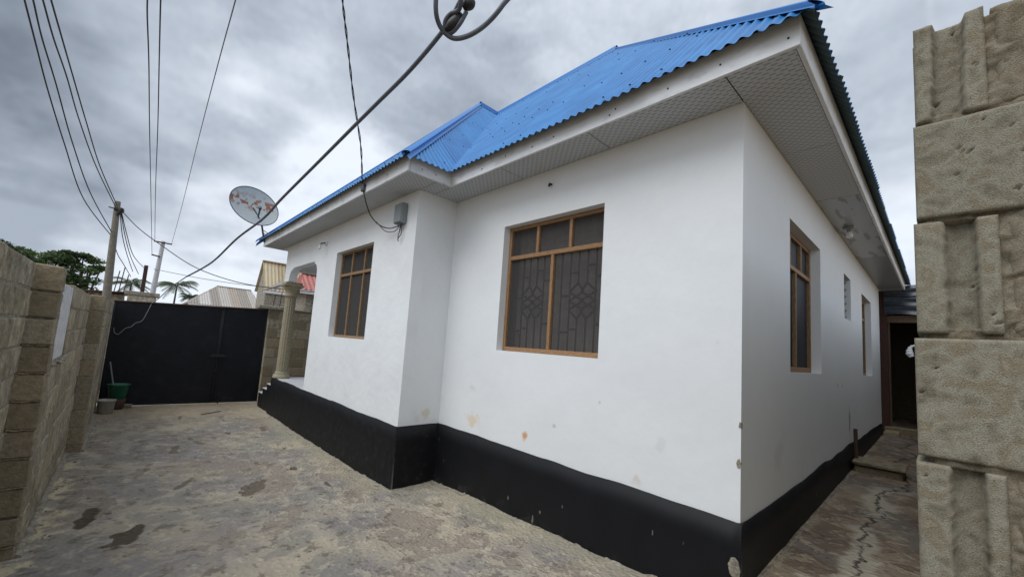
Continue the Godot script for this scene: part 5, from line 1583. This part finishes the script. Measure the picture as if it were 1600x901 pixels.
func build_small():
	# meter box
	var T = thing("meter_box", "small grey electricity meter box on the white wall", "meter box")
	var g = G.new(); g.box(Vector3(-3.64, 3.02, 0.561), Vector3(-3.46, 3.27, 0.640), 0.008)
	obj("case", g, M.meter_grey, T)
	g = G.new(); g.box(Vector3(-3.632, 3.028, 0.6405), Vector3(-3.468, 3.262, 0.650), 0.004)
	obj("cover", g, M.meter_grey, T)
	g = G.new(); g.tube([Vector3(-3.54, 3.02, 0.60), Vector3(-3.54, 2.985, 0.60)], 0.02, 10)
	obj("gland", g, M.meter_dark, T)
	g = G.new(); g.tube(smooth_path([V([-3.53, 3.0, 0.60]), V([-3.50, 2.93, 0.60]), V([-3.505, 2.88, 0.60]), V([-3.56, 2.84, 0.60]), V([-3.555, 2.80, 0.60]), V([-3.57, 2.86, 0.60]), V([-3.545, 2.93, 0.60]), V([-3.54, 2.99, 0.60])]), 0.005, 6)
	obj("loose_wire", g, M.wire_black, T)
	# wall lamp holder left of the meter
	T = thing("wall_lamp", "small lamp holder on the white wall above the six-light window", "lamp", Vector3(-6.13, 3.15, 0.559))
	g = G.new(); g.tube([Vector3(0, 0, 0.002), Vector3(0, 0, 0.03)], 0.035, 12)
	obj("rose", g, M.fascia_paint, T)
	g = G.new(); g.tube([Vector3(0, 0, 0.03), Vector3(0, -0.02, 0.09), Vector3(0.02, -0.06, 0.12)], 0.012, 8)
	obj("arm", g, M.meter_dark, T)
	g = G.new(); g.lathe([Vector2(0.0, -0.07), Vector2(0.022, -0.055), Vector2(0.028, -0.03), Vector2(0.015, 0.0), Vector2(0.015, 0.02)], Vector3(0.02, -0.07, 0.12), 12)
	obj("bulb", g, M.bulb_glass, T)
	T = thing("soffit_lamp", "bare bulb hanging under the alley eave", "lamp", Vector3(0.13, 3.39, -3.5))
	g = G.new(); g.tube([Vector3(0, 0, 0), Vector3(0, -0.03, 0)], 0.05, 12); g.tube([Vector3(0, -0.03, 0), Vector3(0.01, -0.07, 0)], 0.022, 10)
	obj("holder", g, M.meter_grey, T)
	g = G.new(); g.lathe([Vector2(0.0, -0.15), Vector2(0.03, -0.135), Vector2(0.036, -0.11), Vector2(0.02, -0.07)], Vector3(0.01, 0, 0), 12)
	obj("bulb", g, M.bulb_glass, T)
	# satellite dish
	T = thing("satellite_dish", "rust-stained white satellite dish on the eave corner near the gate", "satellite dish")
	var c = Vector3(-8.82, 4.20, 1.22)
	var nrm = Vector3(0.90, 0.414, -0.133).normalized()
	var ax = Vector3(-0.25, -0.18, 0.9); ax = (ax - nrm * ax.dot(nrm)).normalized()
	var bs = Basis(ax, nrm, ax.cross(nrm))
	var im = Image.create(256, 256, false, Image.FORMAT_RGB8)
	var nz = noise(801, 0.022, 5)
	for j in 256:
		for i in 256:
			var x = (i - 128) / 128.0; var y = (j - 128) / 128.0
			var n = nz.get_noise_2d(i, j)
			var band = exp(-pow((y - 0.22) / 0.30, 2.0))
			var k = sstep(0.03, 0.16, n + band * 0.22 - 0.12 - 0.06 * absf(x)) * band
			var col = S(172, 177, 176).lerp(S(136, 88, 62), clampf(k * 1.1, 0, 1))
			im.set_pixel(i, j, col)
	var dm = img_mat("dish_paint", im, 0.5)
	var gs = G.new(true)
	var R = 0.48
	var P = func(r, w): return c + bs * Vector3(cos(w) * r, (r * r / (R * R) - 1.0) * 0.085, sin(w) * r)
	for i in 10:
		for k in 40:
			var r0 = R * i / 10.0; var r1 = R * (i + 1) / 10.0
			var w0 = TAU * k / 40.0; var w1 = TAU * (k + 1) / 40.0
			var uv = func(r, w): return Vector2(0.5 + 0.5 * cos(w) * r / R, 0.5 + 0.5 * sin(w) * r / R)
			gs.quad(P.call(r0, w1), P.call(r1, w1), P.call(r1, w0), P.call(r0, w0), uv.call(r0, w1), uv.call(r1, w1), uv.call(r1, w0), uv.call(r0, w0))
	obj("reflector", gs, dm, T)
	g = G.new()
	var ring = []
	for k in 41: ring.append(P.call(R, TAU * k / 40.0))
	g.tube(ring, 0.009, 6, false)
	obj("rim", g, M.meter_dark, T)
	var foot = Vector3(-8.80, 3.87, 1.06)
	var feed = c + Vector3(0.955, -0.257, 0.17) * 0.34 + Vector3(0.17, 0, -0.985) * 0.09
	g = G.new(); g.tube([foot, Vector3(-8.78, 3.98, 1.14), feed.lerp(foot, 0.15)], 0.016, 8)
	obj("feed_arm", g, M.meter_dark, T)
	g = G.new(); g.tube([feed.lerp(foot, 0.15), feed], [0.028, 0.034], 10)
	obj("feed_horn", g, M.meter_dark, T)
	g = G.new(); g.tube([foot + Vector3(0, 0.05, 0.03), c - nrm * 0.09], 0.02, 8); g.tube([foot + Vector3(0, 0.05, 0.03), foot, Vector3(-8.79, 3.46, 0.96)], 0.019, 8)
	obj("mast", g, M.meter_dark, T)
	g = G.new(); g.tube([Vector3(-8.79, 3.72, 1.02), Vector3(-8.55, 3.60, 0.93)], 0.008, 6); g.tube([Vector3(-8.79, 3.66, 1.0), Vector3(-8.6, 3.56, 0.95)], 0.008, 6)
	obj("stay", g, M.meter_dark, T)
	# buckets in the gate corner
	T = thing("paint_bucket", "dirty white paint bucket standing at the foot of the block wall", "bucket", Vector3(-9.2, -0.10, 3.03))
	g = G.new(); g.lathe([Vector2(0.0, 0.004), Vector2(0.105, 0.0), Vector2(0.125, 0.235), Vector2(0.134, 0.237), Vector2(0.134, 0.252), Vector2(0.120, 0.252), Vector2(0.103, 0.02), Vector2(0.0, 0.018)], Vector3.ZERO, 28)
	obj("body", g, M.bucket_white, T)
	g = G.new()
	var hp = []
	for k in 13: hp.append(Vector3(cos(PI * k / 12.0) * 0.133, 0.222 - sin(PI * k / 12.0) * 0.10, 0.045 + sin(PI * k / 12.0) * 0.09))
	g.tube(hp, 0.004, 6)
	obj("handle", g, M.wire_grey, T)
	T = thing("water_bucket", "green plastic bucket perched in the gate corner behind the white one", "bucket", Vector3(-9.66, 0.10, 2.9))
	g = G.new(); g.lathe([Vector2(0.0, 0.004), Vector2(0.115, 0.0), Vector2(0.160, 0.255), Vector2(0.172, 0.258), Vector2(0.172, 0.275), Vector2(0.152, 0.275), Vector2(0.112, 0.02), Vector2(0.0, 0.018)], Vector3.ZERO, 28)
	obj("body", g, M.bucket_green, T)
	g = G.new(); hp = []
	for k in 13: hp.append(Vector3(cos(PI * k / 12.0) * 0.168, 0.25 - sin(PI * k / 12.0) * 0.12, 0.04 + sin(PI * k / 12.0) * 0.10))
	g.tube(hp, 0.004, 6)
	obj("handle", g, M.wire_grey, T)
	g = G.new()
	g.lathe([Vector2(0.0, -0.02), Vector2(0.10, -0.02), Vector2(0.13, 0.10), Vector2(0.135, 0.196), Vector2(0.0, 0.196)], Vector3(-9.66, -0.095, 2.9), 20)
	tag(obj("old_tub", g, M.rust_dark), "dark upturned tub under the green bucket", "tub")
	T = thing("broom", "broom handle leaning in the gate corner above the green bucket", "broom")
	g = G.new(); g.tube([Vector3(-9.68, 0.22, 2.95), Vector3(-9.80, 0.78, 3.08)], 0.013, 8)
	obj("handle", g, M.wire_grey, T)
	g = G.new(); g.tube([Vector3(-9.672, 0.16, 2.94), Vector3(-9.685, 0.30, 2.965)], [0.05, 0.02], 10)
	obj("head", g, M.fascia_paint, T)
	g = G.new(); g.tube([Vector3(-8.55, -0.072, 1.68), Vector3(-8.83, -0.076, 1.33)], 0.008, 6)
	tag(obj("stick", g, M.old_timber), "thin dark stick lying on the cement near the gate", "stick")
	var r2 := RandomNumberGenerator.new(); r2.seed = 5
	g = G.new(); g.box(Vector3(-9.86, -0.09, 2.66), Vector3(-9.74, -0.03, 2.82), 0.012, 0.01, r2)
	tag(obj("brick", g, M.block3), "broken brick lying under the gate beside the green bucket", "brick")
